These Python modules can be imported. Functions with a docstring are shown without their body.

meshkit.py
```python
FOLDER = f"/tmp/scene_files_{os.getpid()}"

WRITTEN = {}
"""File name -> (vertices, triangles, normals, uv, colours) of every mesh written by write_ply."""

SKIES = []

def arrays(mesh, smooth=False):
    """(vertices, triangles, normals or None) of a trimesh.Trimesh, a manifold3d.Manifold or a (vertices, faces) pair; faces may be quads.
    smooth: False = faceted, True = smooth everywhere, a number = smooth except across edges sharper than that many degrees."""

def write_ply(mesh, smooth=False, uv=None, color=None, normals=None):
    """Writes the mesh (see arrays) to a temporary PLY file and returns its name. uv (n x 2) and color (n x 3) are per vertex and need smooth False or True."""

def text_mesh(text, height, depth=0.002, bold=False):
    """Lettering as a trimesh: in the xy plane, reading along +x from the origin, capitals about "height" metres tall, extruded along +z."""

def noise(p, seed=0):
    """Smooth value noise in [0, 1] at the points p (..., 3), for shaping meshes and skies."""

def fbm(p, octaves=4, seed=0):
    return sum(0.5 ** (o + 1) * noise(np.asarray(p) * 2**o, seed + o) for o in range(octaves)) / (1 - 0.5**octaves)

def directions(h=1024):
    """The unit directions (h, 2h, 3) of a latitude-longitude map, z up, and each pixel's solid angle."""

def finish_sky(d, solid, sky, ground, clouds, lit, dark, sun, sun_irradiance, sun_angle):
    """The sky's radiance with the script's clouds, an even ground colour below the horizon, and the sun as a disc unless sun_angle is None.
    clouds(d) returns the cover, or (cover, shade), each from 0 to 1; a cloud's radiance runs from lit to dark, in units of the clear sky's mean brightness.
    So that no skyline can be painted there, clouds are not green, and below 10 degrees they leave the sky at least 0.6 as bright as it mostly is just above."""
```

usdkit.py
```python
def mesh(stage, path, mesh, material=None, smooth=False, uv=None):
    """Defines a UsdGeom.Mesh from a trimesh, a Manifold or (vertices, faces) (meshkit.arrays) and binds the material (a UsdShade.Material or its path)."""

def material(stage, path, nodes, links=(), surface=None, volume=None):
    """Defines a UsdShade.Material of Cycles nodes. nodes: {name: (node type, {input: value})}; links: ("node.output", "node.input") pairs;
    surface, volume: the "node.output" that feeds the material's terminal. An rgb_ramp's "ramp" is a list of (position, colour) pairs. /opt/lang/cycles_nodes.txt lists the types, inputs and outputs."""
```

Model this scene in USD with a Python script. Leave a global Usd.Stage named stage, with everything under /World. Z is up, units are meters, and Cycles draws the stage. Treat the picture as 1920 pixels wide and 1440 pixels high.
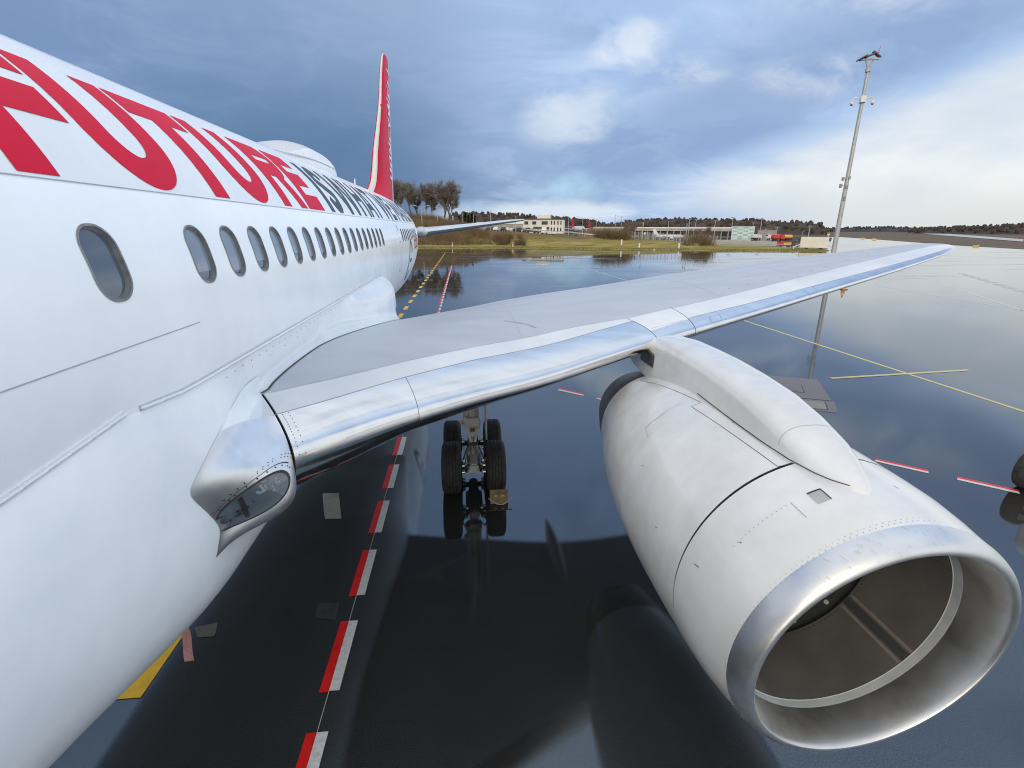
import math, random
import numpy as np, trimesh, shapely
from shapely.geometry import Polygon, LineString, box as sbox
from shapely import affinity
from shapely.ops import unary_union
from scipy.interpolate import PchipInterpolator
from pxr import Usd, UsdGeom, UsdLux, UsdShade, Gf, Sdf, Vt
import usdkit, meshkit

stage = Usd.Stage.CreateInMemory()
UsdGeom.SetStageUpAxis(stage, 'Z'); UsdGeom.SetStageMetersPerUnit(stage, 1.0)
UsdGeom.Xform.Define(stage, '/World'); UsdGeom.Scope.Define(stage, '/World/Looks')

# ------------------------------------------------------------------ camera
EYE = np.array([3.63, 0.0, 4.96])
PITCH, YAW, ROLL, FOC = .30222, .09714, .0033, 928.4
_h = np.array([math.sin(YAW), math.cos(YAW), 0]); _r = np.array([math.cos(YAW), -math.sin(YAW), 0]); _z = np.array([0, 0, 1.])
_F = math.cos(PITCH) * _h - math.sin(PITCH) * _z; _U = math.sin(PITCH) * _h + math.cos(PITCH) * _z
_R = math.cos(ROLL) * _r + math.sin(ROLL) * _U; _U = -math.sin(ROLL) * _r + math.cos(ROLL) * _U
cam = UsdGeom.Camera.Define(stage, '/World/camera')
cam.AddTransformOp().Set(Gf.Matrix4d(*_R, 0, *_U, 0, *(-_F), 0, *EYE, 1))
cam.CreateHorizontalApertureAttr(36.0); cam.CreateVerticalApertureAttr(27.0)
cam.CreateFocalLengthAttr(36.0 * FOC / 1920); cam.CreateClippingRangeAttr(Gf.Vec2f(.05, 30000))
cam.CreateExposureAttr(0.0)

# ------------------------------------------------------------------ sky and sun
SUN_AZ, SUN_EL = math.radians(-160), math.radians(20)
SUN = np.array([math.sin(SUN_AZ) * math.cos(SUN_EL), math.cos(SUN_AZ) * math.cos(SUN_EL), math.sin(SUN_EL)])
SKY = 0.1

def dirn(az, el):
    a, e = math.radians(az), math.radians(el)
    return (math.sin(a) * math.cos(e), math.cos(a) * math.cos(e), math.sin(e))

def sky_material():
    n, l = {}, []
    n['tc'] = ('texture_coordinate', {})
    n['sky'] = ('sky_texture', dict(sky_type='single_scattering', sun_disc=False, sun_elevation=SUN_EL, sun_rotation=SUN_AZ, aerosol_density=1.5))
    n['nrm'] = ('vector_math', dict(math_type='normalize')); l.append(('tc.generated', 'nrm.vector1'))
    n['sep'] = ('separate_xyz', {}); l.append(('nrm.vector', 'sep.vector'))
    k = [0]
    def math_(op, a, b=None, c=None, clamp=False):
        k[0] += 1; nm = f'm{k[0]}'; inp = dict(math_type=op, use_clamp=clamp)
        for i, v in enumerate((a, b, c)):
            if v is None: continue
            if isinstance(v, str): l.append((v, f'{nm}.value{i+1}'))
            else: inp[f'value{i+1}'] = float(v)
        n[nm] = ('math', inp); return nm + '.value'
    def smooth(v, a, b, t0=0.0, t1=1.0):
        k[0] += 1; nm = f'r{k[0]}'
        n[nm] = ('map_range', dict(range_type='smoothstep', from_min=float(a), from_max=float(b), to_min=t0, to_max=t1, clamp=True)); l.append((v, nm + '.value')); return nm + '.result'
    def noise(vec, scale, detail, rough=.55, dist=0.):
        k[0] += 1; nm = f'n{k[0]}'
        n[nm] = ('noise_texture', dict(scale=float(scale), detail=float(detail), roughness=rough, distortion=float(dist))); l.append((vec, nm + '.vector')); return nm
    def mix(fac, a, b):
        k[0] += 1; nm = f'x{k[0]}'; inp = dict(blend_type='mix')
        for s, v in (('a', a), ('b', b)):
            if isinstance(v, str): l.append((v, f'{nm}.{s}'))
            else: inp[s] = v
        if isinstance(fac, str): l.append((fac, nm + '.fac'))
        else: inp['fac'] = fac
        inp['use_clamp_result'] = False
        n[nm] = ('mix_color', inp); return nm + '.result'
    def mapping(scale, loc=(0, 0, 0), rot=(0, 0, 0)):
        k[0] += 1; nm = f'p{k[0]}'
        n[nm] = ('mapping', dict(scale=scale, location=loc, rotation=rot)); l.append(('nrm.vector', nm + '.vector')); return nm + '.vector'
    # azimuth (0 = along +y, positive to +x) and elevation, in degrees
    az = math_('multiply', math_('arctan2', 'sep.x', 'sep.y'), 57.29578)
    el = math_('multiply', math_('arcsine', 'sep.z'), 57.29578)
    # cloud layers in perspective: direction projected onto a cloud plane
    zz = math_('add', math_('maximum', 'sep.z', 0.0), 0.13)
    n['plx'] = ('combine_xyz', {})
    l.append((math_('divide', 'sep.x', zz), 'plx.x')); l.append((math_('divide', 'sep.y', zz), 'plx.y'))
    big = noise('plx.vector', .42, 9, .6, .6) + '.fac'
    mid = noise('plx.vector', 1.15, 10, .62, .7) + '.fac'
    soft = noise(mapping((1, 1, 2.4)), 2.3, 5, .55, .4) + '.fac'
    n['rag'] = ('noise_texture', dict(scale=4.2, detail=6., roughness=.6, distortion=.3)); l.append((mapping((1, 1, 1.9), (3.1, 1.7, .4)), 'rag.vector'))
    ragc = math_('subtract', 'rag.fac', .5)
    def blob(a0, e0, wa, we, rag=1.2):
        """a soft cloud mass about a direction: 1 at its heart, 0 outside, with a ragged edge"""
        dx = math_('divide', math_('subtract', az, a0), wa); dy = math_('divide', math_('subtract', el, e0), we)
        d = math_('sqrt', math_('add', math_('multiply', dx, dx), math_('multiply', dy, dy)))
        return math_('add', d, math_('multiply', ragc, rag))
    K = 1.0 / SKY
    def c(r, g, b): return (r * K, g * K, b * K)
    # how far round towards the sun the direction lies: the storm stands opposite the sun
    n['dot'] = ('vector_math', dict(math_type='dot_product', vector2=tuple(SUN))); l.append(('nrm.vector', 'dot.vector1'))
    tosun = 'dot.value'
    n['dot2'] = ('vector_math', dict(math_type='dot_product', vector2=dirn(132, 42))); l.append(('nrm.vector', 'dot2.vector1'))
    base = mix(smooth('dot2.value', -.80, .62), c(.150, .262, .49), c(.70, .83, 1.0))          # storm blue -> bright overcast
    base = mix(math_('multiply', smooth(el, 34, 62), .85), base, c(.94, .98, 1.02))
    base = mix(smooth(tosun, .45, 1.), base, c(1.35, 1.20, 1.0))                              # the bright hazy side, behind the camera
    # the storm's own dark heart low on the left and its paler top
    storm = smooth(blob(-15, 3.5, 19, 12, .5), 1.25, .25)
    fine = noise('plx.vector', 2.6, 8, .62, .5) + '.fac'
    base = mix(math_('multiply', smooth(fine, .40, .68), .30), base, c(.40, .52, .74))
    base = mix(storm, base, c(.105, .200, .37))
    # paler lavender cloud to the right
    low_ = smooth(el, 56, 27); lav = math_('multiply', smooth(math_('add', az, math_('multiply', el, .6)), 2, 26), low_)
    base = mix(math_('multiply', lav, .72), base, c(.40, .58, .90))
    # billows
    base = mix(math_('multiply', math_('multiply', smooth(mid, .45, .62), math_('multiply', low_, smooth(az, -4, 14))), .72), base, c(.58, .72, .96))
    base = mix(math_('multiply', math_('multiply', smooth(big, .52, .74), math_('multiply', low_, smooth(az, -18, 8))), .72), base, c(.215, .33, .58))
    # the slate band that runs above the bright bank, climbing to the right
    over = math_('subtract', math_('add', el, math_('multiply', ragc, 7.0)), math_('add', math_('multiply', az, .34), -3.0))
    dark_ = math_('multiply', math_('multiply', smooth(over, -1.0, 2.5), smooth(over, 13.0, 6.0)), math_('multiply', smooth(az, 2, 14), smooth(el, 45, 25)))
    base = mix(math_('multiply', dark_, .62), base, c(.20, .315, .56))
    # grey rags high up
    base = mix(math_('multiply', math_('multiply', smooth('rag.fac', .52, .66), smooth(el, 12, 19)), math_('multiply', smooth(az, 4, 16), .45)), base, c(.27, .37, .55))
    # the bright bank over the right horizon: under a line that climbs to the right
    line = math_('add', math_('multiply', az, .34), -3.0)
    edge = math_('add', math_('subtract', line, el), math_('multiply', ragc, 9.0))
    bank = math_('multiply', smooth(edge, -1.5, 3.6), smooth(az, 14, 30))
    bankc = mix(smooth(soft, .36, .66), c(.70, .78, .88), c(1.0, 1.01, .98))
    bankc = mix(smooth(el, 5.5, .3), bankc, mix(smooth(az, 24, 40), c(.46, .60, .84), c(.76, .80, .80)))
    base = mix(bank, base, bankc)
    # loose white puffs, torn by the noise
    n['rag2'] = ('noise_texture', dict(scale=7.5, detail=7., roughness=.62, distortion=.5)); l.append((mapping((1, 1, 1.7), (.3, 2.7, 1.4)), 'rag2.vector'))
    torn = smooth('rag2.fac', .36, .64)
    for a0, e0, wa, we, s in ((13.0, 12.0, 6.5, 5.0, .55), (16.6, 16.8, 4.6, 2.6, .75), (23.5, 14.4, 4.2, 2.2, .6), (9.3, 10.0, 5.5, 3.0, .4), (44, 18.6, 13, 3.4, .6), (33, 13.2, 8, 2.2, .5)):
        base = mix(math_('multiply', math_('multiply', smooth(blob(a0, e0, wa, we, 2.2), 1.0, .15), torn), s), base, c(.84, .91, 1.0))
    # the clear gap low over the horizon, its white cloud below, and scud in front of it
    base = mix(math_('multiply', math_('multiply', smooth(blob(10.8, 4.3, 7.0, 2.1, 1.8), 1.1, .0), smooth('rag2.fac', .25, .58)), .8), base, c(.48, .74, .92))
    base = mix(math_('multiply', smooth(blob(8.0, 1.9, 11, 1.5, 2.0), 1.1, .35), .75), base, c(.84, .93, 1.0))
    base = mix(math_('multiply', math_('multiply', smooth(blob(2.0, 2.5, 4.5, 1.4, 2.4), .9, .2), torn), .75), base, c(.30, .47, .72))
    cover = smooth(el, -4, -1.0)                           # below the horizon the plain sky
    n['sk2'] = ('mix_color', dict(blend_type='mix', use_clamp_result=False, fac=.94)); l.append(('sky.color', 'sk2.a')); l.append((base, 'sk2.b'))
    fin = mix(cover, 'sky.color', 'sk2.result')
    n['bg'] = ('background_shader', dict(strength=SKY)); l.append((fin, 'bg.color'))
    return usdkit.material(stage, '/World/Looks/sky', n, l, surface='bg.background')

dome = UsdLux.DomeLight.Define(stage, '/World/sky')
UsdShade.MaterialBindingAPI.Apply(dome.GetPrim()).Bind(sky_material())
dome.GetPrim().SetCustomDataByKey('kind', 'structure')
sun = UsdLux.DistantLight.Define(stage, '/World/sun')
sun.CreateIntensityAttr(0.32); sun.CreateAngleAttr(18.0); sun.CreateColorAttr(Gf.Vec3f(1, .87, .70))
sun.GetPrim().CreateAttribute('inputs:normalize', Sdf.ValueTypeNames.Bool).Set(True)
_zx = np.cross([0, 0, 1.], SUN); _zx /= np.linalg.norm(_zx); _zy = np.cross(SUN, _zx)
sun.AddTransformOp().Set(Gf.Matrix4d(*_zx, 0, *_zy, 0, *SUN, 0, 0, 0, 60, 1))

# ------------------------------------------------------------------ helpers
MATS = {}
def mat(name, nodes=None, links=(), surface='p.BSDF', **kw):
    if name in MATS: return MATS[name]
    if nodes is None: nodes = {'p': ('principled_bsdf', kw)}
    MATS[name] = usdkit.material(stage, '/World/Looks/' + name, nodes, links, surface=surface); return MATS[name]

def worn(name, c1, c2, scale=3., rough=(.4, .5), bump=0., bscale=60., metallic=0., detail=5., stretch=(1, 1, 1), space='object', lo=.35, hi=.65, **kw):
    """a colour that varies between c1 and c2, with varying gloss and fine relief"""
    n = {'t': ('texture_coordinate', {}) if space == 'object' else ('geometry', {}), 'm': ('mapping', dict(scale=stretch)),
         'n': ('noise_texture', dict(scale=float(scale), detail=float(detail), roughness=.6)),
         'r': ('rgb_ramp', dict(ramp=[(lo, c1), (hi, c2)])),
         'g': ('map_range', dict(from_min=.3, from_max=.7, to_min=float(rough[0]), to_max=float(rough[1]), clamp=True)),
         'p': ('principled_bsdf', dict(metallic=metallic, **kw))}
    l = [('t.object' if space == 'object' else 't.position', 'm.vector'), ('m.vector', 'n.vector'), ('n.fac', 'r.fac'), ('r.color', 'p.base_color'), ('n.fac', 'g.value'), ('g.result', 'p.roughness')]
    if bump:
        n['n2'] = ('noise_texture', dict(scale=float(bscale), detail=4.)); n['b'] = ('bump', dict(strength=float(bump), distance=.01))
        l += [('m.vector', 'n2.vector'), ('n2.fac', 'b.height'), ('b.normal', 'p.normal')]
    return mat(name, n, l)

USED = {}
def path_in(parent, name):
    base = (str(parent.GetPath()) if parent is not None else '/World') + '/' + name
    k = USED.get(base, -1) + 1; USED[base] = k
    return base if k == 0 else f'{base}_{k:03d}'

def tag(p, label=None, cat=None, group=None, kind=None):
    for key, v in (('label', label), ('category', cat), ('group', group), ('kind', kind)):
        if v: p.SetCustomDataByKey(key, v)
    return p

def X(name, parent=None, loc=(0, 0, 0), rz=0., scale=None, **kw):
    x = UsdGeom.Xform.Define(stage, path_in(parent, name))
    if any(loc): x.AddTranslateOp().Set(Gf.Vec3d(*map(float, loc)))
    if rz: x.AddRotateZOp().Set(float(rz))
    if scale is not None: x.AddScaleOp().Set(Gf.Vec3f(*scale) if np.ndim(scale) else Gf.Vec3f(scale, scale, scale))
    return tag(x.GetPrim(), **kw)

def obj(name, mesh, m, parent=None, smooth=False, normals=None, **kw):
    u = usdkit.mesh(stage, path_in(parent, name), mesh, m, smooth=smooth)
    if normals is not None:
        u.CreateNormalsAttr(Vt.Vec3fArray.FromNumpy(np.asarray(normals, np.float32))); u.SetNormalsInterpolation('vertex')
    return tag(u.GetPrim(), **kw)

def copy(root, name, loc, rz=0., scale=None, **kw):
    x = X(name, None, loc, rz, scale, **kw)
    x.GetReferences().AddInternalReference(root.GetPath()); x.SetInstanceable(True)
    # the reference brings its own transform ops; ours are stronger
    return x

def cat(ms): return trimesh.util.concatenate(ms)
def V(*a): return np.array(a, float)
def unit(v): v = np.asarray(v, float); return v / np.linalg.norm(v)
def box(cx, cy, cz, sx, sy, sz, rz=0., ch=0.):
    m = trimesh.creation.box((sx, sy, sz))
    if ch:
        import manifold3d as mf
        a = np.array(m.vertices); pts = []
        for p in a:
            for ax in range(3):
                q = p.copy()
                for o in range(3):
                    if o != ax: q[o] -= math.copysign(ch, q[o])
                pts.append(q)
        m = trimesh.convex.convex_hull(np.array(pts))
    if rz: m.apply_transform(trimesh.transformations.rotation_matrix(math.radians(rz), [0, 0, 1]))
    m.apply_translation((cx, cy, cz)); return m
def tube(a, b, r0, r1=None, n=10):
    a, b = V(*a), V(*b); r1 = r0 if r1 is None else r1
    w = unit(b - a); u = unit(np.cross(w, [0, 0, 1.] if abs(w[2]) < .9 else [1., 0, 0])); v = np.cross(w, u)
    t = np.arange(n) * 2 * np.pi / n; ring = np.cos(t)[:, None] * u + np.sin(t)[:, None] * v
    P = np.concatenate([a + r0 * ring, b + r1 * ring, [a, b]]); i = np.arange(n); j = (i + 1) % n
    F = np.concatenate([np.stack([i, j, n + j], 1), np.stack([i, n + j, n + i], 1), np.stack([j, i, 0 * i + 2 * n], 1), np.stack([n + i, n + j, 0 * i + 2 * n + 1], 1)])
    return trimesh.Trimesh(P, F, process=False)
def pipe(pts, r, n=8):
    return cat([tube(pts[i], pts[i + 1], r, r, n) for i in range(len(pts) - 1)])
def gridfaces(n, m, closed=False):
    i = np.arange(n * m).reshape(n, m)
    a, b, c, d = i[:-1, :-1], i[1:, :-1], i[1:, 1:], i[:-1, 1:]
    return np.concatenate([np.stack([a, b, c], -1).reshape(-1, 3), np.stack([a, c, d], -1).reshape(-1, 3)])
def sheet(P, flip=False):
    n, m = P.shape[:2]; F = gridfaces(n, m)
    return trimesh.Trimesh(P.reshape(-1, 3), F[:, ::-1] if flip else F, process=False)
def lathe(prof, axis_pt=(0, 0, 0), n=96, a0=0., a1=2 * np.pi, shear=None):
    """prof: (y, r) pairs, turned about an axis along y through axis_pt"""
    t = np.linspace(a0, a1, n + 1); prof = np.asarray(prof, float)
    y = prof[:, 0][:, None] + 0 * t; r = prof[:, 1][:, None]
    x, z = r * np.cos(t), r * np.sin(t)
    if shear is not None: y = y + shear(y) * (-.115 * z + .03 * x)
    return sheet(np.stack([x + axis_pt[0], y + axis_pt[1], z + axis_pt[2]], -1))
def ribbon(P, N, w, lift=.003):
    """a strip of width w along the polyline P on a surface with normals N"""
    P, N = np.asarray(P, float), np.asarray(N, float)
    T = np.gradient(P, axis=0); B = np.cross(T, N); B /= np.linalg.norm(B, axis=1, keepdims=True) + 1e-12
    return sheet(np.stack([P + B * w / 2 + N * lift, P - B * w / 2 + N * lift], 1), flip=False)
def flat(poly, z, z1=None):
    """a flat sheet (or slab from z1 up to z) of a shapely polygon"""
    if z1 is None:
        v, f = trimesh.creation.triangulate_polygon(poly, engine='earcut')
        m = trimesh.Trimesh(np.c_[v, np.full(len(v), z)], f, process=False)
        if len(f) and np.cross(m.vertices[f[0][1]] - m.vertices[f[0][0]], m.vertices[f[0][2]] - m.vertices[f[0][0]])[2] < 0: m.invert()
        return m
    m = trimesh.creation.extrude_polygon(poly, z - z1, engine='earcut'); m.apply_translation((0, 0, z1)); return m
def poly(*p): return Polygon(p)

# ------------------------------------------------------------------ materials
white_paint = worn('white_paint', (.76, .78, .80), (.82, .835, .85), 1.3, (.20, .30), .012, 900., coat_weight=.35, coat_roughness=.16, coat_ior=1.4)
red_paint = worn('red_paint', (.60, .001, .026), (.66, .002, .032), 2., (.45, .5), specular_ior_level=.15)
slate_paint = worn('slate_paint', (.045, .07, .095), (.050, .072, .095), 2., (.45, .5), specular_ior_level=.15)
seam_paint = worn('seam_grey', (.30, .33, .36), (.40, .42, .45), 8., (.5, .6))
seam_dark = worn('seam_dark', (.02, .02, .022), (.045, .045, .048), 20., (.5, .7))
wing_grey = worn('wing_grey', (.46, .49, .55), (.53, .56, .62), .9, (.36, .48), .03, 500., stretch=(1, 2.2, 1), coat_weight=.15, coat_roughness=.25)
fairing_white = worn('fairing_white', (.70, .73, .76), (.80, .82, .84), 1.1, (.25, .36), .015, 700., coat_weight=.45, coat_roughness=.1)
cowl_white = worn('cowl_white', (.69, .695, .69), (.80, .81, .815), 1.6, (.22, .33), .015, 700., coat_weight=.6, coat_roughness=.07)
polished = worn('polished_metal', (.83, .835, .85), (.93, .93, .94), 2.5, (.10, .22), .02, 25., metallic=1., stretch=(.35, 2.5, 2.5))
satin_metal = worn('satin_metal', (.80, .80, .80), (.90, .90, .895), 3.0, (.33, .42), .03, 30., metallic=1.)
lip_metal = worn('lip_metal', (.74, .74, .74), (.84, .84, .84), 2.2, (.32, .44), .02, 40., metallic=1.)
dark_metal = worn('dark_metal', (.09, .08, .075), (.20, .18, .165), 4., (.28, .45), .04, 40., metallic=.9)
liner_grey = worn('liner_grey', (.105, .10, .095), (.14, .135, .125), 2., (.45, .6), .1, 1200.)
ring_grey = worn('ring_grey', (.48, .53, .54), (.56, .60, .61), 6., (.4, .5))
splice_mat = worn('splice_dark', (.045, .05, .05), (.07, .075, .075), 40., (.5, .65))
rubber = worn('tyre_rubber', (.018, .018, .018), (.05, .05, .047), 14., (.6, .8), .15, 220.)
gear_white = worn('gear_paint', (.55, .55, .52), (.68, .68, .65), 9., (.35, .5))
gear_dark = worn('gear_dark', (.02, .02, .02), (.09, .09, .085), 18., (.35, .6), metallic=.4)
steel = worn('bare_steel', (.55, .55, .54), (.75, .75, .74), 12., (.2, .35), metallic=1.)
blind_mat = mat('window_blind', base_color=(.15, .175, .20), roughness=.12, ior=1.5, coat_weight=.8, coat_roughness=.03)
glass_dark = mat('window_glass', base_color=(.055, .07, .09), roughness=.05, ior=1.55, coat_weight=.6, coat_roughness=.02)
frame_grey = worn('window_sealant', (.13, .135, .14), (.22, .225, .23), 30., (.4, .55))
light_glass = mat('lamp_glass', base_color=(.75, .78, .80), roughness=.05, metallic=.85)
amber = mat('amber_plastic', base_color=(.75, .28, .02), roughness=.35)
red_cloth = worn('faded_red_cloth', (.60, .27, .26), (.70, .36, .35), 25., (.7, .85), .2, 200.)

# ================================================================== THE GROUND
ground = X('ground', kind='structure')
land_mat = worn('winter_grass', (.060, .058, .018), (.17, .135, .055), .05, (.8, .95), .4, 3., space='world', detail=8.)
field_mat = worn('brown_field', (.085, .055, .030), (.145, .10, .055), .02, (.8, .95), .3, 1.5, space='world', detail=8.)
obj('field', flat(Polygon([(9000 * math.cos(t), 9000 * math.sin(t)) for t in np.linspace(0, 2 * np.pi, 64, False)]), -.25), field_mat, ground)

def wet_asphalt():
    n = {'g': ('geometry', {}), 'n1': ('noise_texture', dict(scale=.055, detail=5., roughness=.55)),
         'ms': ('mapping', dict(scale=(.5, .06, 1.), rotation=(0, 0, .55))), 'n2': ('noise_texture', dict(scale=.9, detail=5., roughness=.6)),
         'ms2': ('mapping', dict(scale=(.035, .45, 1.), rotation=(0, 0, -.12))), 'n5': ('noise_texture', dict(scale=1., detail=5., roughness=.65)), 'st': ('map_range', dict(range_type='smoothstep', from_min=.53, from_max=.70, to_min=0., to_max=.30, clamp=True)), 'far': ('map_range', dict(range_type='smoothstep', from_min=22., from_max=70., clamp=True)), 'sy': ('separate_xyz', {}), 'mf': ('math', dict(math_type='multiply')), 'ad': ('math', dict(math_type='add')),
         'n3': ('noise_texture', dict(scale=70., detail=5., roughness=.75)), 'n4': ('noise_texture', dict(scale=1.6, detail=3.)), 'vo': ('voronoi_texture', dict(scale=260.)),
         'dry': ('map_range', dict(range_type='smoothstep', from_min=.52, from_max=.68, to_min=0., to_max=1., clamp=True)),
         'col': ('mix_color', dict(a=(.0125, .0115, .0100), b=(.034, .033, .031))),
         'gr': ('map_range', dict(from_min=.35, from_max=.70, to_min=.25, to_max=2.3, clamp=True)),
         'gr2': ('map_range', dict(from_min=.36, from_max=.66, to_min=.28, to_max=.66, clamp=True)), 'colg': ('mix_color', dict(blend_type='multiply', fac=1.0, use_clamp_result=False)),
         'rg': ('map_range', dict(from_min=0., from_max=1., to_min=.006, to_max=.035)),
         'b1': ('bump', dict(strength=.012, distance=.003)), 'b2': ('bump', dict(strength=.035, distance=.01)),
         'p': ('principled_bsdf', dict(ior=2.15, specular_tint=(.68, .88, 1.06)))}
    l = [('g.position', 'n1.vector'), ('g.position', 'ms.vector'), ('ms.vector', 'n2.vector'), ('g.position', 'n3.vector'), ('g.position', 'n4.vector'), ('g.position', 'vo.vector'),
         ('n1.fac', 'dry.value'), ('dry.result', 'col.fac'), ('col.result', 'colg.a'), ('n3.fac', 'gr.value'), ('n3.fac', 'gr2.value'), ('gr2.result', 'p.specular_ior_level'), ('gr.result', 'colg.b'), ('colg.result', 'p.base_color'),
         ('n2.fac', 'rg.value'), ('g.position', 'ms2.vector'), ('ms2.vector', 'n5.vector'), ('n5.fac', 'st.value'), ('g.position', 'sy.vector'), ('sy.y', 'far.value'), ('st.result', 'mf.value1'), ('far.result', 'mf.value2'), ('rg.result', 'ad.value1'), ('mf.value', 'ad.value2'), ('ad.value', 'p.roughness'),
         ('n4.fac', 'b2.height'), ('vo.distance', 'b1.height'), ('b2.normal', 'b1.normal'), ('b1.normal', 'p.normal')]
    return mat('wet_asphalt', n, l)
APRON = [(-260, -160), (-260, 142), (-60, 141.5), (-6, 140.5), (23, 139.5), (49, 129.5), (83.4, 118.6), (97, 122.5), (103, 131), (96, 140), (74, 150), (60, 170), (90, 330), (190, 420), (310, 392), (241, 271), (182, 172), (163, 131), (190, 90), (420, 40), (420, -160)]
obj('asphalt', flat(Polygon(APRON), 0.), wet_asphalt(), X('apron', kind='structure'))
apron = stage.GetPrimAtPath('/World/apron')
runway_mat = worn('wet_concrete', (.25, .25, .25), (.34, .34, .34), .03, (.2, .4), space='world', ior=1.6)
obj('surface', flat(Polygon([(372, 306), (290, 238), (620, 545), (900, 930), (1010, 990)]), -.05), runway_mat, X('runway', kind='structure'))

# painted markings, each dash a piece of its own, 4 mm sheets on the asphalt
yellow_line = worn('yellow_marking', (.66, .41, .012), (.78, .50, .02), 5., (.22, .5), .1, 150., space='world', ior=1.5)
pale_yellow = worn('pale_yellow_marking', (.56, .47, .13), (.70, .60, .20), 4., (.2, .45), .1, 150., space='world')
white_line = worn('white_marking', (.60, .60, .57), (.82, .82, .79), 22., (.3, .5), .25, 90., space='world')
red_line = worn('red_marking', (.74, .008, .006), (.82, .014, .010), 6., (.3, .5), .2, 90., space='world')
black_line = worn('black_marking', (.008, .008, .008), (.014, .014, .014), 6., (.1, .3), space='world')
def quad(p, q, w, z):
    p, q = V(*p), V(*q); d = unit(q - p); n = V(-d[1], d[0]) * w / 2
    return flat(Polygon([p + n, p - n, q - n, q + n]), z)
y = 4.57 - 3.1 * 4
while y < 112:
    obj('yellow_dash', quad((-.175, y), (-.175, y + 1.55), .27, .008), yellow_line, apron); y += 3.1
obj('yellow_stop_bar', quad((-1.3, 117.2), (2.3, 117.2), .5, .006), yellow_line, apron)
y = 3.98 - 1.06 - 1.53 * 5
while y < 72:
    if not -1.0 < y < -2.0:
        obj('red_dash', quad((1.955, y), (1.955, y + 1.06), .105, .005), red_line, apron)
        obj('white_dash', quad((2.067, y + .012), (2.067, y + 1.06), .115, .005), white_line, apron)
    y += 1.53
obj('joint_line', quad((2.009, -8), (2.009, 112), .006, .0025), white_line, apron)
# the dashed line running off under the engine to the right
d0, d1 = V(6.30, 15.43), V(16.6, 5.86); dd = unit(d1 - d0); nn = V(-dd[1], dd[0])
for k in range(-3, 10):
    a = d0 + dd * (.46 + 1.408 * k); b = a + dd * .94
    obj('red_dash', quad(a + nn * .05, b + nn * .05, .095, .005), red_line, apron); obj('white_dash', quad(a - nn * .05, b - nn * .05, .10, .005), white_line, apron)
obj('yellow_line', quad((19.5, -20), (19.75, 48), .15, .005), pale_yellow, apron)
obj('yellow_bar', quad((16.4, 15.53), (22.35, 16.1), .155, .009), pale_yellow, apron)
obj('pale_line', quad((20.35, 50.4), (19.9, 82), .16, .005), worn('worn_cream_marking', (.42, .41, .32), (.58, .57, .46), 3., (.3, .5), space='world'), apron)
for a, b in (((61.0, 61.4), (38.5, 26.6)), ((42.7, 44.3), (39.9, 27.5)), ((61, 61.4), (73, 80))):
    obj('white_line', quad(a, b, .13, .005), white_line, apron)
for a, b in (((-20, 96), (40, 92)), ((-30, 126), (60, 121)), ((22, 64), (60, 60)), ((-10, 74.5), (6, 73.5))):
    obj('faint_line', quad(a, b, .14, .004), worn('faint_marking', (.13, .135, .14), (.22, .225, .23), 2., (.1, .3), space='world'), apron)
for k in range(9):
    p = V(64.5, 56.5) + V(-1.7, -2.35) * k
    obj('white_block', quad(p, p + V(-.95, -1.3), .75, .006), worn('worn_white_marking', (.3, .3, .3), (.5, .5, .49), 3., (.2, .5), space='world'), apron)
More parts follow.
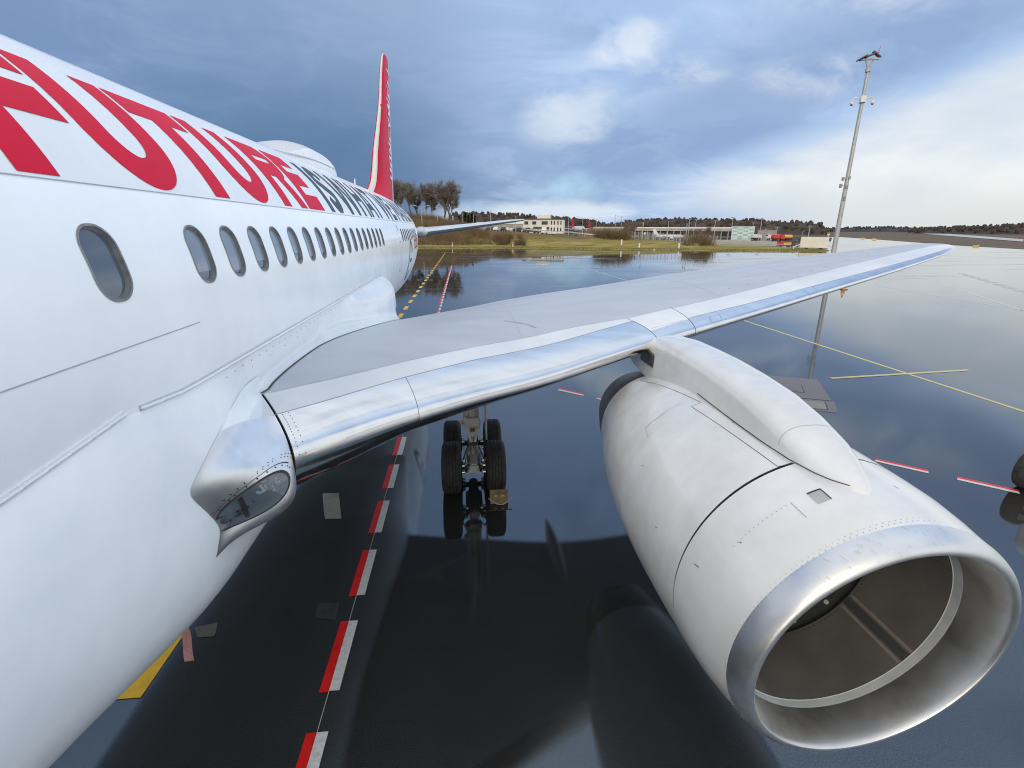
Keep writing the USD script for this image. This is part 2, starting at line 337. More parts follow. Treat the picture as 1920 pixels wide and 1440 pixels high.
# hydrant covers set in the asphalt, and small flat patches on it
slab = worn('cover_concrete', (.150, .130, .125), (.20, .175, .17), 2.5, (.35, .5), .1, 80., space='world')
slab2 = worn('pale_lid_and_patch', (.24, .235, .20), (.34, .33, .28), 4., (.45, .6), .1, 80., space='world')
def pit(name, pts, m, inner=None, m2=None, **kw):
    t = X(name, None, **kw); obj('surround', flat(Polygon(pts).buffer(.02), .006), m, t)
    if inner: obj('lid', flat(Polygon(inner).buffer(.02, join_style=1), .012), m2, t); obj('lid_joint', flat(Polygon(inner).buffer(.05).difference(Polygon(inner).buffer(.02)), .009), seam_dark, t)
P_ = dict(cat='pit cover')
pit('hydrant_cover', [(13.2, 16.55), (15.81, 15.42), (14.71, 13.30), (12.2, 14.4)], slab, [(13.6, 15.35), (14.81, 14.88), (14.40, 14.13), (13.25, 14.6)], slab, label='brown concrete hydrant cover with a square lid, seen beyond the engine pylon', **P_)
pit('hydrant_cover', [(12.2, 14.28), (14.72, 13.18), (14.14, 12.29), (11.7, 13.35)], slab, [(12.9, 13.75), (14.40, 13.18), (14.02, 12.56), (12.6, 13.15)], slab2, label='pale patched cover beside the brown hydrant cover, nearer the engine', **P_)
pit('ground_patch', [(.80, 8.94), (1.07, 8.92), (1.19, 8.50), (.92, 8.52)], slab2, label='pale flat patch farther along the stand, left of the red and white dashes', **P_)
pit('ground_patch', [(.93, 8.48), (1.20, 8.46), (1.32, 8.03), (1.07, 8.05)], slab2, label='pale flat patch touching the near end of the one beside the farther red and white dashes', **P_)
pit('ground_patch', [(1.53, 5.87), (1.79, 5.84), (1.81, 5.57), (1.56, 5.62)], worn('patch_dull', (.028, .03, .032), (.05, .052, .055), 5., (.3, .5), space='world'), label='small dull grey patch close beside the red and white dashes', **P_)
pit('ground_patch', [(.06, 5.57), (.28, 5.62), (.34, 5.42), (.17, 5.42)], worn('patch_dim', (.06, .06, .05), (.11, .11, .095), 5., (.4, .5), space='world'), label='small pale patch by the yellow dash under the belly, near the pink streamer', **P_)


# ================================================================== THE AIRLINER
plane = X('airliner', label='white twin-engined airliner with red and slate slogan lettering along its fuselage', cat='airliner')
R0, ZC, HL = 1.88, 4.41, 2.13
def fdims(s):
    s = np.asarray(s, float)
    u = np.clip((s - 19.0) / 14.0, 0, 1); v = np.clip((-6.6 - s) / 7.1, 0, 1)
    k = np.sqrt(np.clip(1 - v ** 2.1, 0, 1))
    w = R0 * (1 - .90 * u ** 1.75) * k; hu = R0 * (1 - .86 * u ** 1.6) * k; hl = HL * (1 - .88 * u ** 1.35) * k
    zc = (ZC + R0 - .80 * u ** 1.7 - R0 * (1 - .86 * u ** 1.6)) - .75 * v ** 2
    return np.maximum(w, .004), np.maximum(hu, .004), np.maximum(hl, .004), zc
def fus(s, phi):
    w, hu, hl, zc = fdims(s); sp = np.sin(phi)
    return np.stack([w * np.cos(phi), s + 0 * phi, zc + np.where(sp > 0, hu, hl) * sp], -1)
def fusn(s, phi):
    e = 1e-3; a = fus(s, phi + e) - fus(s, phi - e); b = fus(s + e, phi) - fus(s - e, phi)
    n = np.cross(b, a); n /= np.linalg.norm(n, axis=-1, keepdims=True) + 1e-12
    c = np.stack([np.cos(phi), 0 * phi, np.sin(phi)], -1); return n * np.sign((n * c).sum(-1, keepdims=True))
def wound(v, f, n):
    fn = np.cross(v[f[:, 1]] - v[f[:, 0]], v[f[:, 2]] - v[f[:, 0]]); bad = (fn * n[f[:, 0]]).sum(1) < 0
    f = f.copy(); f[bad] = f[bad][:, ::-1]; return f
DEG = math.pi / 180
def decal(shape, lift=.0025, dv=.05, cuts=None):
    """a shapely shape drawn in (s, arc metres) laid onto the fuselage skin; arc 0 is the widest line"""
    vs, fs, k = [], [], 0
    x0, y0, x1, y1 = shape.bounds
    cells = [(x0 - 1, x1 + 1)] if cuts is None else list(zip(cuts[:-1], cuts[1:]))
    for ca, cb in cells:
      col = shape if cuts is None else shape.intersection(sbox(ca, y0 - 1, cb, y1 + 1))
      for j in range(int(math.floor(y0 / dv)), int(math.ceil(y1 / dv)) + 1):
        piece = col.intersection(sbox(ca, j * dv, cb, (j + 1) * dv))
        for g in getattr(piece, 'geoms', [piece]):
            if g.geom_type != 'Polygon' or g.area < 1e-7: continue
            v, f = trimesh.creation.triangulate_polygon(g, engine='earcut')
            vs.append(v); fs.append(f + k); k += len(v)
    v, f = np.concatenate(vs), np.concatenate(fs); s, phi = v[:, 0], v[:, 1] / R0
    n = fusn(s, phi); P = fus(s, phi) + n * lift
    return trimesh.Trimesh(P, wound(P, f, n), process=False), n
def rrect(cx, cy, w, h, r): return sbox(cx - w / 2 + r, cy - h / 2 + r, cx + w / 2 - r, cy + h / 2 - r).buffer(r, 8)

WIN = [2.755] + [3.708 + .508 * i for i in range(17)] + [15.75 + .508 * i for i in range(11)]
WV = (4.795 - ZC)                                   # arc height of the window centres (close to the widest line)
holes = [rrect(s, WV, .255, .375, .115) for s in WIN]
B0, B1, S0, S1 = 2.0 * DEG * R0, 21.0 * DEG * R0, 1.5, 22.5
ss = np.concatenate([-13.7 + 7.1 * (np.linspace(0, 1, 30) ** 2), np.linspace(-6.4, 1.3, 12), [S0], np.linspace(2.2, 21.8, 40), [S1], np.linspace(22.8, 33, 40)])
band, bn = decal(sbox(S0, B0, S1, B1).difference(unary_union(holes)), 0., .04, cuts=[q for q in ss if S0 <= q <= S1])
def skin(phis, srows):
    S, Pm = np.meshgrid(srows, phis, indexing='ij'); P = fus(S, Pm).reshape(-1, 3); n = fusn(S, Pm).reshape(-1, 3)
    return P, wound(P, gridfaces(*S.shape), n), n
pa = np.linspace(21 * DEG, (362) * DEG, 110)
pb = np.linspace(2 * DEG, 21 * DEG, 8)
i0, i1 = list(ss).index(S0), list(ss).index(S1)
parts = [skin(pa, ss), skin(pb, ss[:i0 + 1]), skin(pb, ss[i1:]), (np.array(band.vertices), np.array(band.faces), bn)]
vv, ff, nn_, k = [], [], [], 0
for v, f, n in parts: vv.append(v); ff.append(f + k); nn_.append(n); k += len(v)
obj('fuselage', trimesh.Trimesh(np.concatenate(vv), np.concatenate(ff), process=False), white_paint, plane, normals=np.concatenate(nn_))
# cabin windows: a sealant frame and a pane set back in the skin
for i, s in enumerate(WIN):
    t = X('cabin_window', plane)
    o = rrect(s, WV, .275, .395, .125); h = rrect(s, WV, .255, .375, .115); g = rrect(s, WV, .222, .342, .10)
    fr, _ = decal(o.difference(rrect(s, WV, .249, .369, .112)), .003, .03)
    a, b = np.array(h.exterior.coords), np.array(g.exterior.coords)
    tt = np.linspace(0, 1, 49); ha = np.array([h.exterior.interpolate(q, True).coords[0] for q in tt]); ga = np.array([g.exterior.interpolate(q, True).coords[0] for q in tt])
    n_ = fusn(ha[:, 0], ha[:, 1] / R0); wall = sheet(np.stack([fus(ha[:, 0], ha[:, 1] / R0) + n_ * .002, fus(ga[:, 0], ga[:, 1] / R0) - fusn(ga[:, 0], ga[:, 1] / R0) * .020], 1))
    obj('frame', cat([fr, wall]), frame_grey, t)
    gg = g.buffer(.012); cut = WV - .19 + (0 if i in (0,) else (.05, .075, .045, .09, .06, .11, .055, .08, .10, .065)[i % 10]); lowp, upp = gg.intersection(sbox(s - 1, -1, s + 1, cut)), gg.intersection(sbox(s - 1, cut, s + 1, 2))
    if i == 0: lowp, upp = gg, None
    pm, pn = decal(lowp, -.021, .05); obj('pane', pm, glass_dark, t, normals=pn)
    if upp is not None: pm, pn = decal(upp, -.0205, .05); obj('blind', pm, blind_mat, t, normals=pn)

# the slogan, letter by letter
def strokes(h, w, t, *lines): return unary_union([LineString(l).buffer(t / 2, cap_style=2, join_style=2, mitre_limit=8) for l in lines]).intersection(sbox(0, 0, w, h))
def letter(ch, w, h, t):
    th = t * .88                                        # horizontal strokes a little thinner
    full = sbox(0, 0, w, h); L = sbox(0, 0, t, h); Rr = sbox(w - t, 0, w, h)
    if ch == 'I': return sbox(0, 0, t, h)
    if ch == 'F': return unary_union([L, sbox(0, h - th, w, h), sbox(0, h * .5 - th * .4, w * .94, h * .5 + th * .6)])
    if ch == 'E': return unary_union([L, sbox(0, h - th, w, h), sbox(0, h * .5 - th * .45, w * .93, h * .5 + th * .55), sbox(0, 0, w, th)])
    if ch == 'T': return unary_union([sbox(0, h - th, w, h), sbox(w / 2 - t / 2, 0, w / 2 + t / 2, h)])
    if ch == 'H': return unary_union([L, Rr, sbox(0, h * .5 - th / 2, w, h * .5 + th / 2)])
    if ch == 'U':
        r = w / 2; out = unary_union([sbox(0, r, w, h), shapely.Point(r, r).buffer(r, 24)]); ri = r - t
        inn = unary_union([sbox(t, r, w - t, h + 1), affinity.scale(shapely.Point(r, r).buffer(ri, 24), 1, (r - th) / ri)])
        return out.difference(inn)
    if ch == 'R':
        bh = h * .56; b = sbox(0, h - bh, w, h).intersection(unary_union([sbox(0, 0, w - bh * .42, h), affinity.scale(shapely.Point(w - bh * .42, h - bh / 2).buffer(bh / 2, 24), .84, 1)]))
        ti = bh - 2 * th; hole = unary_union([sbox(t, h - bh + th, w - bh * .40, h - th), affinity.scale(shapely.Point(w - bh * .42, h - bh / 2).buffer(ti / 2, 24), max(.3, (.42 * bh - t) / (ti / 2)), 1)])
        leg = Polygon([(w * .42, h - bh + th * .5), (w * .42 + t * 1.05, h - bh + th * .5), (w, 0), (w - t * 1.08, 0)])
        return unary_union([L, b.difference(hole), leg])
    if ch == 'S':
        r = w / 2; q = h * .5
        pts = []
        for a in np.linspace(20, 180, 14): pts.append((r + (r - t / 2) * math.cos(a * DEG), h - r + (r - th / 2) * math.sin(a * DEG)))
        pts += [(t / 2 * 1.1, h * .66), (w * .35, h * .55), (w * .65, h * .45), (w - t / 2 * 1.1, h * .34)]
        for a in np.linspace(0, -160, 14): pts.append((r + (r - t / 2) * math.cos(a * DEG), r + (r - th / 2) * math.sin(a * DEG)))
        return LineString(pts).buffer(t / 2, cap_style=2, join_style=1).intersection(full)
    if ch == 'W': return unary_union([Polygon([(a, h), (a + t, h), (b + t / 2, 0), (b - t / 2, 0)]) for a, b in ((0, w * .27), (w / 2 - t / 2, w * .27), (w / 2 - t / 2, w * .73), (w - t, w * .73))])
    if ch == 'M': return unary_union([L, Rr, Polygon([(0, h), (t, h), (w / 2 + t / 2, h * .2), (w / 2 - t / 2, h * .2)]), Polygon([(w, h), (w - t, h), (w / 2 - t / 2, h * .2), (w / 2 + t / 2, h * .2)])])
    if ch == 'A': return unary_union([Polygon([(w / 2 - t / 2, h), (w / 2 + t / 2, h), (t, 0), (0, 0)]), Polygon([(w / 2 - t / 2, h), (w / 2 + t / 2, h), (w, 0), (w - t, 0)]), sbox(w * .22, h * .20, w * .78, h * .20 + th * .9)])
    if ch == 'K': return unary_union([L, Polygon([(t * .8, h * .42), (t * .8, h * .62), (w - t * 1.1, h), (w, h)]), Polygon([(t * 1.2, h * .58), (t * 2.2, h * .62), (w, 0), (w - t * 1.15, 0)])])
SLOGAN = [('F', 2.53, .70, .245, 0), ('U', 3.27, .78, .245, 0), ('T', 4.10, .80, .25, 0), ('U', 4.97, .79, .245, 0), ('R', 5.99, .86, .24, 0), ('E', 6.92, .74, .24, 0),
          ('I', 8.08, .22, .215, 1), ('S', 8.40, .66, .20, 1), ('W', 9.22, 1.46, .20, 1), ('H', 10.80, .82, .20, 1), ('A', 11.70, .94, .20, 1), ('T', 12.62, .84, .21, 1),
          ('W', 13.85, 1.5, .20, 1), ('E', 15.50, .72, .21, 1), ('M', 16.65, 1.2, .21, 1), ('A', 17.95, .98, .20, 1), ('K', 19.05, .95, .21, 1), ('E', 20.1, .75, .21, 1), ('I', 21.3, .22, .21, 1), ('T', 21.65, .9, .21, 1)]
V0, V1 = 24.8 * DEG * R0, 51.4 * DEG * R0
for ch, s, w, t, dark in SLOGAN:
    up = .0011 * (s - 3) * R0 * (1 if s < 14 else .9)
    m, n = decal(affinity.translate(letter(ch, w, V1 - V0 + up * .4, t), s, V0 + up))
    obj('letter', m, slate_paint if dark else red_paint, plane, normals=n)

# skin joints
def fline(s, phi, w, m, name, lift=.002):
    s, phi = np.broadcast_arrays(np.asarray(s, float), np.asarray(phi, float)); obj(name, ribbon(fus(s, phi), fusn(s, phi), w, lift), m, plane, smooth=True)
def sl(a, b): return np.linspace(a, b, max(3, int(abs(b - a) / .4)))
soft_seam = worn('paint_edge', (.46, .49, .52), (.54, .57, .60), 6., (.3, .4))
fline(sl(-6, 22), 24.15 * DEG, .006, seam_paint, 'skin_joint')
fline(sl(-6, 3.45), -1.15 * DEG, .006, seam_paint, 'skin_joint')
for s in (-2.2, 9.3, 14.2, 20.6): fline(s, np.linspace(60, 24, 12) * DEG, .004, soft_seam, 'skin_joint')
for s in (9.32,): fline(s, np.linspace(24, -12, 14) * DEG, .0035, soft_seam, 'skin_joint')
# rear door
dr = X('rear_door', plane)
ring_ = rrect(15.02, (4.55 - ZC), .66, 1.36, .12); m, n = decal(ring_.buffer(.008).difference(ring_.buffer(-.010)), .002, .06); obj('door_joint', m, seam_paint, dr, normals=n)
m, n = decal(rrect(15.02, 5.0 - ZC, .12, .2, .05), .003, .04); obj('door_window', m, glass_dark, dr, normals=n)
m, n = decal(rrect(15.05, 4.62 - ZC, .2, .05, .02), .003, .04); obj('handle', m, seam_paint, dr, normals=n)
# small emblem and red wordmark low on the rear fuselage
em = [LineString([(math.cos(a) * .42, math.sin(a) * .6) for a in np.linspace(.5, 5.6, 30)]).buffer(.09), sbox(-.05, -.06, .45, .06)]
m, n = decal(affinity.translate(unary_union(em), 17.8, -.42), .003, .08); obj('emblem', m, worn('emblem_green', (.02, .07, .075), (.03, .09, .09), 3., (.3, .4)), plane, normals=n)
x = 19.2
for wd in (.34, .3, .34, .26, .3):
    m, n = decal(sbox(x, -.12, x + wd * .4, .2).union(sbox(x, .1, x + wd, .2)).union(sbox(x, -.12, x + wd, -.05)), .003, .08); obj('wordmark_letter', m, red_paint, plane, normals=n); x += wd + .12

# satellite radome on the crown
rd = []; _q = lambda v: 9.2 + (np.array(v) - 9.2) * .80
RH = PchipInterpolator(_q([9.2, 10.2, 11.2, 12.2, 13.2, 14.2, 14.8, 15.15, 15.4]), [0, .10, .27, .40, .45, .45, .40, .27, 0]); RW = PchipInterpolator(_q([9.2, 9.8, 11, 12.5, 14, 14.9, 15.25, 15.4]), [.02, .30, .52, .62, .63, .55, .40, .05])
rs_ = np.concatenate([np.linspace(9.2, 13.5, 36), np.linspace(13.56, 14.15, 16)])
for s_ in rs_:
    hh, ww = float(RH(s_)), float(RW(s_)); a = np.linspace(0, math.pi, 29); xx = ww * np.cos(a); base = ZC + np.sqrt(np.maximum(R0 ** 2 - xx ** 2, 0)) - .02
    rd.append(np.stack([xx, 0 * a + s_, base + (hh + .02) * np.sin(a) ** .7], -1))
obj('radome', sheet(np.array(rd)), worn('radome_white', (.80, .80, .79), (.85, .85, .84), 2., (.25, .35), coat_weight=.4), plane, smooth=True)
rp = np.array([[float(RW(q)) * .975, q, 0] for q in np.linspace(9.7, 14.0, 40)]); rp[:, 2] = ZC + np.sqrt(R0 ** 2 - rp[:, 0] ** 2) + .34 * RH(rp[:, 1])
obj('radome_joint', ribbon(rp, np.tile(unit([.75, 0, .66]), (40, 1)), .018, .01), seam_paint, plane)
obj('blade_antenna', trimesh.convex.convex_hull(np.array([[.02, 18.6, 6.2], [-.02, 18.6, 6.2], [0, 18.95, 6.2], [.008, 18.8, 6.62], [-.008, 18.8, 6.62], [0, 18.92, 6.62]])), white_paint, plane)

# ---- belly fairing
def bottoms(s): return np.interp(s, [-3.5, -1.5, 0.2, 1.7, 2.1, 2.7, 3.1, 3.5, 5, 11, 13.5, 16], [2.28, 2.2, 2.08, 1.97, 1.93, 1.83, 1.77, 1.73, 1.72, 1.75, 2.0, 2.5])
def lowhalf(s): return np.interp(s, [-3.5, 0, 1.7, 2.1, 2.7, 3.1, 3.5, 5, 8, 11, 13, 16], [1.7, 1.86, 1.90, 1.97, 2.09, 2.17, 2.2, 2.22, 2.25, 2.2, 1.95, 1.5])
def half(s): return PchipInterpolator([-3.5, -1.5, 0, 1.7, 3.0, 3.5, 4.0, 4.6, 5.6, 6.6, 8.0, 9.6, 11.0, 11.7, 12.6, 14, 16], [1.70, 1.80, 1.86, 1.895, 1.895, 1.875, 1.80, 1.73, 1.70, 1.75, 1.93, 2.08, 2.13, 2.06, 1.93, 1.76, 1.5])(s)
def topz(s): return np.interp(s, [-3.5, -1.0, 1.87, 2.62, 3.2, 10.9, 11.6, 12.4, 14, 16], [3.3, 3.75, 3.96, 4.04, 3.985, 4.0, 3.95, 3.8, 3.3, 2.9])
def wall_x(s, z):
    """how far out the body (skin or fairing) stands at station s and height z"""
    zt, w_, xf = float(topz(s)), float(half(s)), R0 * math.sqrt(max(0, 1 - ((z - ZC) / HL) ** 2))
    if z > zt: return xf
    x0 = R0 * math.sqrt(max(0, 1 - ((zt - ZC) / HL) ** 2)); z0 = min(3.5, zt - .25)
    if z >= z0: return max(xf, x0 + .004 + (w_ - x0 - .004) * (1 - (1 - (zt - z) / (zt - z0)) ** 2.2))
    a = np.linspace(.03, math.pi / 2, 300); wl = float(lowhalf(s)); X_ = (w_ + (wl - w_) * np.sin(a) * np.sin(2 * a) * 1.3) * np.cos(a) ** (2 / 2.35); Z_ = z0 - (z0 - bottoms(s)) * np.sin(a) ** (2 / 2.35)
    return max(xf, float(np.interp(-z, -Z_, X_)))
fs_ = np.concatenate([np.linspace(-3.5, 10.5, 70), np.linspace(10.7, 16, 40)]); P = []
for s in fs_:
    h_, w_, zt, z0 = bottoms(s), float(half(s)), float(topz(s)), 3.5
    z0 = min(z0, zt - .25); xf = float(fus(np.array(s), np.arcsin(np.clip((zt - ZC) / HL, -1, 0)))[0])
    up = [(xf - .03, zt), (xf + .004, zt)] + [(xf + .004 + (w_ - xf - .004) * (1 - (1 - q) ** 2.2), zt - (zt - z0) * q) for q in np.linspace(.06, 1, 10)]
    nx = 2.35; wl = float(lowhalf(s)); dn = [((w_ + (wl - w_) * math.sin(a) * math.sin(2 * a) * 1.3) * math.cos(a) ** (2 / nx), z0 - (z0 - h_) * math.sin(a) ** (2 / nx)) for a in np.linspace(.03, math.pi / 2, 26)]
    c = np.array(up + dn); c = np.concatenate([c, (c * [-1, 1])[::-1][1:]]); P.append(np.c_[c[:, 0], np.full(len(c), s), c[:, 1]])
obj('belly_fairing', sheet(np.array(P)), fairing_white, plane, smooth=35)
fs2 = np.linspace(-1.2, 2.6, 30); e = np.array([[float(fus(np.array(s), np.arcsin((float(topz(s)) - ZC) / HL))[0]) + .008, s, float(topz(s))] for s in fs2])
obj('fairing_edge', pipe(e, .011, 6), fairing_white, plane, smooth=True)
fs2 = np.linspace(2.72, 11.2, 40); e = np.array([[float(fus(np.array(s), np.arcsin((float(topz(s)) - ZC) / HL))[0]) + .008, s, float(topz(s)) - .01] for s in fs2])
obj('fairing_edge', pipe(e, .013, 6), fairing_white, plane, smooth=True)
obj('edge_sealant', pipe(e + [.002, 0, .015], .004, 5), soft_seam, plane)

rv = []
for s in np.r_[np.arange(3.75, 7.2, .17), np.arange(4.3, 6.6, .41)]:
    z = float(topz(s)) - (.09 if len(rv) < 21 else .16); c = trimesh.creation.cylinder(.0055, .004, sections=6); c.apply_transform(trimesh.geometry.align_vectors([0, 0, 1], [.95, 0, -.3])); c.apply_translation((wall_x(s, z) + .002, s, z)); rv.append(c)
obj('rivet_row', cat(rv), seam_paint, plane, kind='stuff')

# ---- the wing
WS=np.array([
 [1.6, 3.40,3.12,11.75,2.85,1.06],
 [2.2, 3.85,3.14,11.78,2.92,1.03],
 [3.1, 4.72,3.14,11.82,3.08,0.93],
 [3.8, 5.24,3.16,11.86,3.20,0.84],
 [4.5, 5.66,3.19,11.90,3.33,0.76],
 [5.5, 6.26,3.29,11.95,3.48,0.68],
 [6.5, 6.87,3.38,12.05,3.60,0.62],
 [8.7, 8.20,3.55,12.63,3.84,0.50],
 [11.6,9.94,3.79,13.42,4.10,0.385],
 [15.4,12.20,4.12,14.45,4.39,0.245],
 [18.1,13.86,4.41,15.18,4.56,0.14],
 [18.7,14.38,4.47,15.34,4.58,0.10],
 [19.0,14.80,4.515,15.38,4.575,0.05],
 [19.08,15.10,4.55,15.35,4.57,0.02]])
_w=[PchipInterpolator(WS[:,0],WS[:,i]) for i in range(1,6)]
def airfoil(c):
    c=np.clip(c,0,1); return 5*(.2969*np.sqrt(c)-.126*c-.3516*c**2+.2843*c**3-.1036*c**4)
def wing_pt(x,c):
    """c in [-1,1]: c>=0 upper surface, c<0 lower"""
    x=np.asarray(x,float); c=np.asarray(c,float); a=np.abs(c)
    le,zn,te,zt,t=[f(x) for f in _w]
    y=le+a*(te-le); z=zn+a*(zt-zn)
    th=airfoil(a)*t
    up=th
    lo=-th*np.interp(x,[2.0,3.1,4.5],[1.25,.85,.85])
    z=z+np.where(c>=0,up,lo)
    return np.stack([x*np.ones_like(z),y,z],-1)

def chord(x): return _w[2](x) - _w[0](x)
def wp(x, d): return wing_pt(x, np.asarray(d) / chord(x))
def wnorm(x, d):
    e = 2e-3; a = wp(x + e, d) - wp(x - e, d); b = wp(x, d + e) - wp(x, d - e); n = np.cross(a, b); n /= np.linalg.norm(n, axis=-1, keepdims=True); return n
def panel(x0, x1, d0, d1, nx, nd):
    f = lambda g, v: g(v) if callable(g) else np.full_like(v, float(g))
    u, v = np.meshgrid(np.linspace(0, 1, nx), np.linspace(0, 1, nd), indexing='ij'); x = f(x0, 0 * u) * (1 - u) + f(x1, 0 * u) * u
    for _ in range(4):
        a, b = f(d0, x), f(d1, x); qa, qb = np.sign(a) * np.sqrt(np.abs(a)), np.sign(b) * np.sqrt(np.abs(b)); q = qa + (qb - qa) * v; d = np.sign(q) * q * q
        x = f(x0, d) * (1 - u) + f(x1, d) * u
    return sheet(wp(x, d))
def seam_x(x0, k): return lambda d: x0 - k * np.abs(d)
SX = [seam_x(2.21, .45), seam_x(3.15, .31), seam_x(6.44, .42), seam_x(7.22, .20), seam_x(10.45, .3), seam_x(13.5, .3), seam_x(16.45, .3), lambda d: 19.06 + 0 * d]
def dband(x): return np.where(x < 6.25, np.interp(x, [1.8, 3.0, 3.8, 5.0, 6.2], [.43, .515, .565, .56, .60]), np.where(x < 7.17, np.interp(x, [6.3, 7.2], [.19, .23]), np.interp(x, [7.2, 8.6, 11.1, 15, 17, 18.3, 19.1], [.26, .235, .225, .19, .165, .12, .02])))
def dwhite(x): return np.where(x < 6.25, np.interp(x, [1.8, 2.65, 3.8, 5.0, 6.2], [.92, .92, .96, .96, .76]), np.where(x < 7.08, .73, np.interp(x, [7.1, 9.7, 13.3, 16.0, 17.6, 18.5, 19.1], [.715, .75, .80, .80, .72, .45, .04])))
def dlow(x): return -np.interp(x, [2, 4, 9, 17, 19.1], [.45, .40, .30, .2, .02])
def const(fn, x): return fn(np.array(x, float))
wing = X('wing', plane)
NX = [26, 40, 14, 30, 26, 26, 40]
for i in range(7):
    a, b = SX[i], SX[i + 1]
    mid = .5 * (float(a(np.array(0.))) + float(b(np.array(0.))))
    lo_, hi_ = (0, 6.24) if i < 2 else ((6.26, 7.16) if i == 2 else (7.2, 19.2))
    db = lambda x, lo_=lo_, hi_=hi_: dband(np.clip(x, lo_, hi_)); dw = lambda x, lo_=lo_, hi_=hi_: dwhite(np.clip(x, lo_, min(hi_, 7.05) if hi_ < 8 else hi_))
    obj('leading_edge', panel(a, b, dlow, db, NX[i], 34), polished, wing, smooth=True)
    obj('slat_panel', panel(a, b, db, dw, NX[i], 8), fairing_white if i != 2 else white_paint, wing, smooth=True)
    obj('upper_skin', panel(seam_x(1.5, 0) if i == 0 else a, b, dw, lambda x: chord(x) * .9995, NX[i], 40), wing_grey, wing, smooth=True)
    obj('lower_skin', panel(seam_x(1.5, 0) if i == 0 else a, b, lambda x: -chord(x) * .9995, dlow, NX[i], 30), wing_grey, wing, smooth=True)
def wline(xd, w, m, name, lift=.002):
    xd = np.asarray(xd, float); obj(name, ribbon(wp(xd[:, 0], xd[:, 1]), wnorm(xd[:, 0], xd[:, 1]), w, lift), m, wing, smooth=True)
def qd(a, b, n=24): q = np.linspace(-math.sqrt(-a) if a < 0 else math.sqrt(a), math.sqrt(b), n); return np.sign(q) * q * q
for i, w in ((0, .009), (1, .004), (2, .008), (3, .010), (4, .004), (5, .004), (6, .004)):
    d = qd(-.3 if i < 4 else -.15, .92 if i in (0,) else (.78 if i in (2, 3) else float(dband(np.array(float(SX[i](np.array(0.)))))))); wline(np.c_[SX[i](d), d], w, seam_dark, 'slat_gap')
for fn, x0, x1 in ((dband, 1.95, 6.2), (dwhite, 1.85, 6.1), (dband, 7.3, 18.2), (dwhite, 7.15, 17.8)):
    xs = np.linspace(x0, x1, 50); wline(np.c_[xs, fn(xs)], .006, seam_paint, 'slat_joint')
fine_joint = worn('wing_joint', (.36, .39, .44), (.42, .45, .50), 5., (.45, .55))
for x in (4.4, 8.3, 11.0, 13.7, 16.2): wline(np.c_[np.full(20, x), np.linspace(float(dwhite(np.array(x))) + .01, .78 * float(chord(np.array(x))), 20)], .005, fine_joint, 'skin_joint')
for fr_ in (.42, .60): xs = np.linspace(2.8, 17.5, 70); wline(np.c_[xs, chord(xs) * fr_], .005, fine_joint, 'skin_joint')
xs = np.linspace(2.4, 18, 80); wline(np.c_[xs, chord(xs) * .80], .010, seam_paint, 'flap_joint')
for x in (6.6, 9.6, 14.8): wline(np.c_[np.full(12, x), np.linspace(.8, .995, 12) * chord(x)], .010, seam_paint, 'flap_joint')
# rivet lines, patch and marks
rv = []
def rivets(pts, r=.0045):
    for x, d in pts:
        p = wp(np.array(x), np.array(d)); n = wnorm(np.array(x), np.array(d)); c = trimesh.creation.cylinder(r, .003, sections=6); c.apply_transform(trimesh.geometry.align_vectors([0, 0, 1], n)); c.apply_translation(p + n * .001); rv.append(c)
rivets([(float(SX[0](np.array(d))) + .035, d) for d in np.linspace(.005, .42, 14)]); rivets([(float(SX[0](np.array(d))) + .075, d) for d in np.linspace(.005, .42, 9)])
rivets([(7.6 + .0 * k, .05 + .012 * k) for k in range(8)] + [(7.85, .05 + .012 * k) for k in range(8)] + [(7.6 + .03 * k, .15) for k in range(9)])
rivets([(10.75 + .04 * k, .20) for k in range(7)] + [(10.75, .06 + .02 * k) for k in range(7)])
rivets([(6.42 + .045 * k, .24) for k in range(15)], .006)
obj('rivet_row', cat(rv), seam_dark, wing, kind='stuff')
for x, d in ((8.807, 1.074), (9.381, 1.081), (9.999, 1.082), (10.5, 1.016), (11.1, 1.03), (11.67, 1.04), (12.37, 1.08), (12.93, 1.12), (13.54, 1.16), (14.68, 1.21), (15.59, 1.38), (9.9, 1.7), (11.9, 1.75)):
    wline([(x - .03, d), (x, d + .004), (x + .03, d + .01)], .03, seam_paint, 'access_mark')
wline([(4.66, 1.30), (4.62, 1.45), (4.56, 1.6), (4.47, 1.75), (4.36, 1.95), (4.25, 2.1)], .05, worn('scuff', (.33, .35, .38), (.40, .42, .46), 9., (.5, .6)), 'scuff_mark')
# flap track fairings beneath the trailing edge
for x, L, r in ((5.9, 3.0, .25), (9.4, 2.6, .2), (13.2, 2.2, .16)):
    te = wp(np.array(x), np.array(chord(x)))
    pr = [(L * (u - .72), r * (math.sin(math.pi * u ** .75) ** .7 if 0 < u < 1 else 0)) for u in np.linspace(0, 1, 26)]
    m = lathe(pr, (0, 0, 0), 24); m.apply_scale((.75, 1, 1.15)); m.apply_translation((te[0], te[1], te[2] - .22)); obj('flap_track_fairing', m, fairing_white, wing, smooth=True)

# dark seal where the wing's upper skin meets the body
def hitbody(s):
    lo, hi = 1.5, 2.6
    for _ in range(40):
        x = .5 * (lo + hi); z = float(wp(np.array(x), np.array(s - float(_w[0](x))))[2]); zt = float(topz(s)); w_ = float(half(s)); xf = float(fus(np.array(s), np.arcsin(np.clip((z - ZC) / HL, -1, 0)))[0])
        wall = xf if z > zt else max(xf, xf + (w_ - xf) * (1 - (1 - np.clip((zt - z) / (zt - 3.5), 0, 1)) ** 2.2))
        if x < wall: lo = x
        else: hi = x
    return x, z
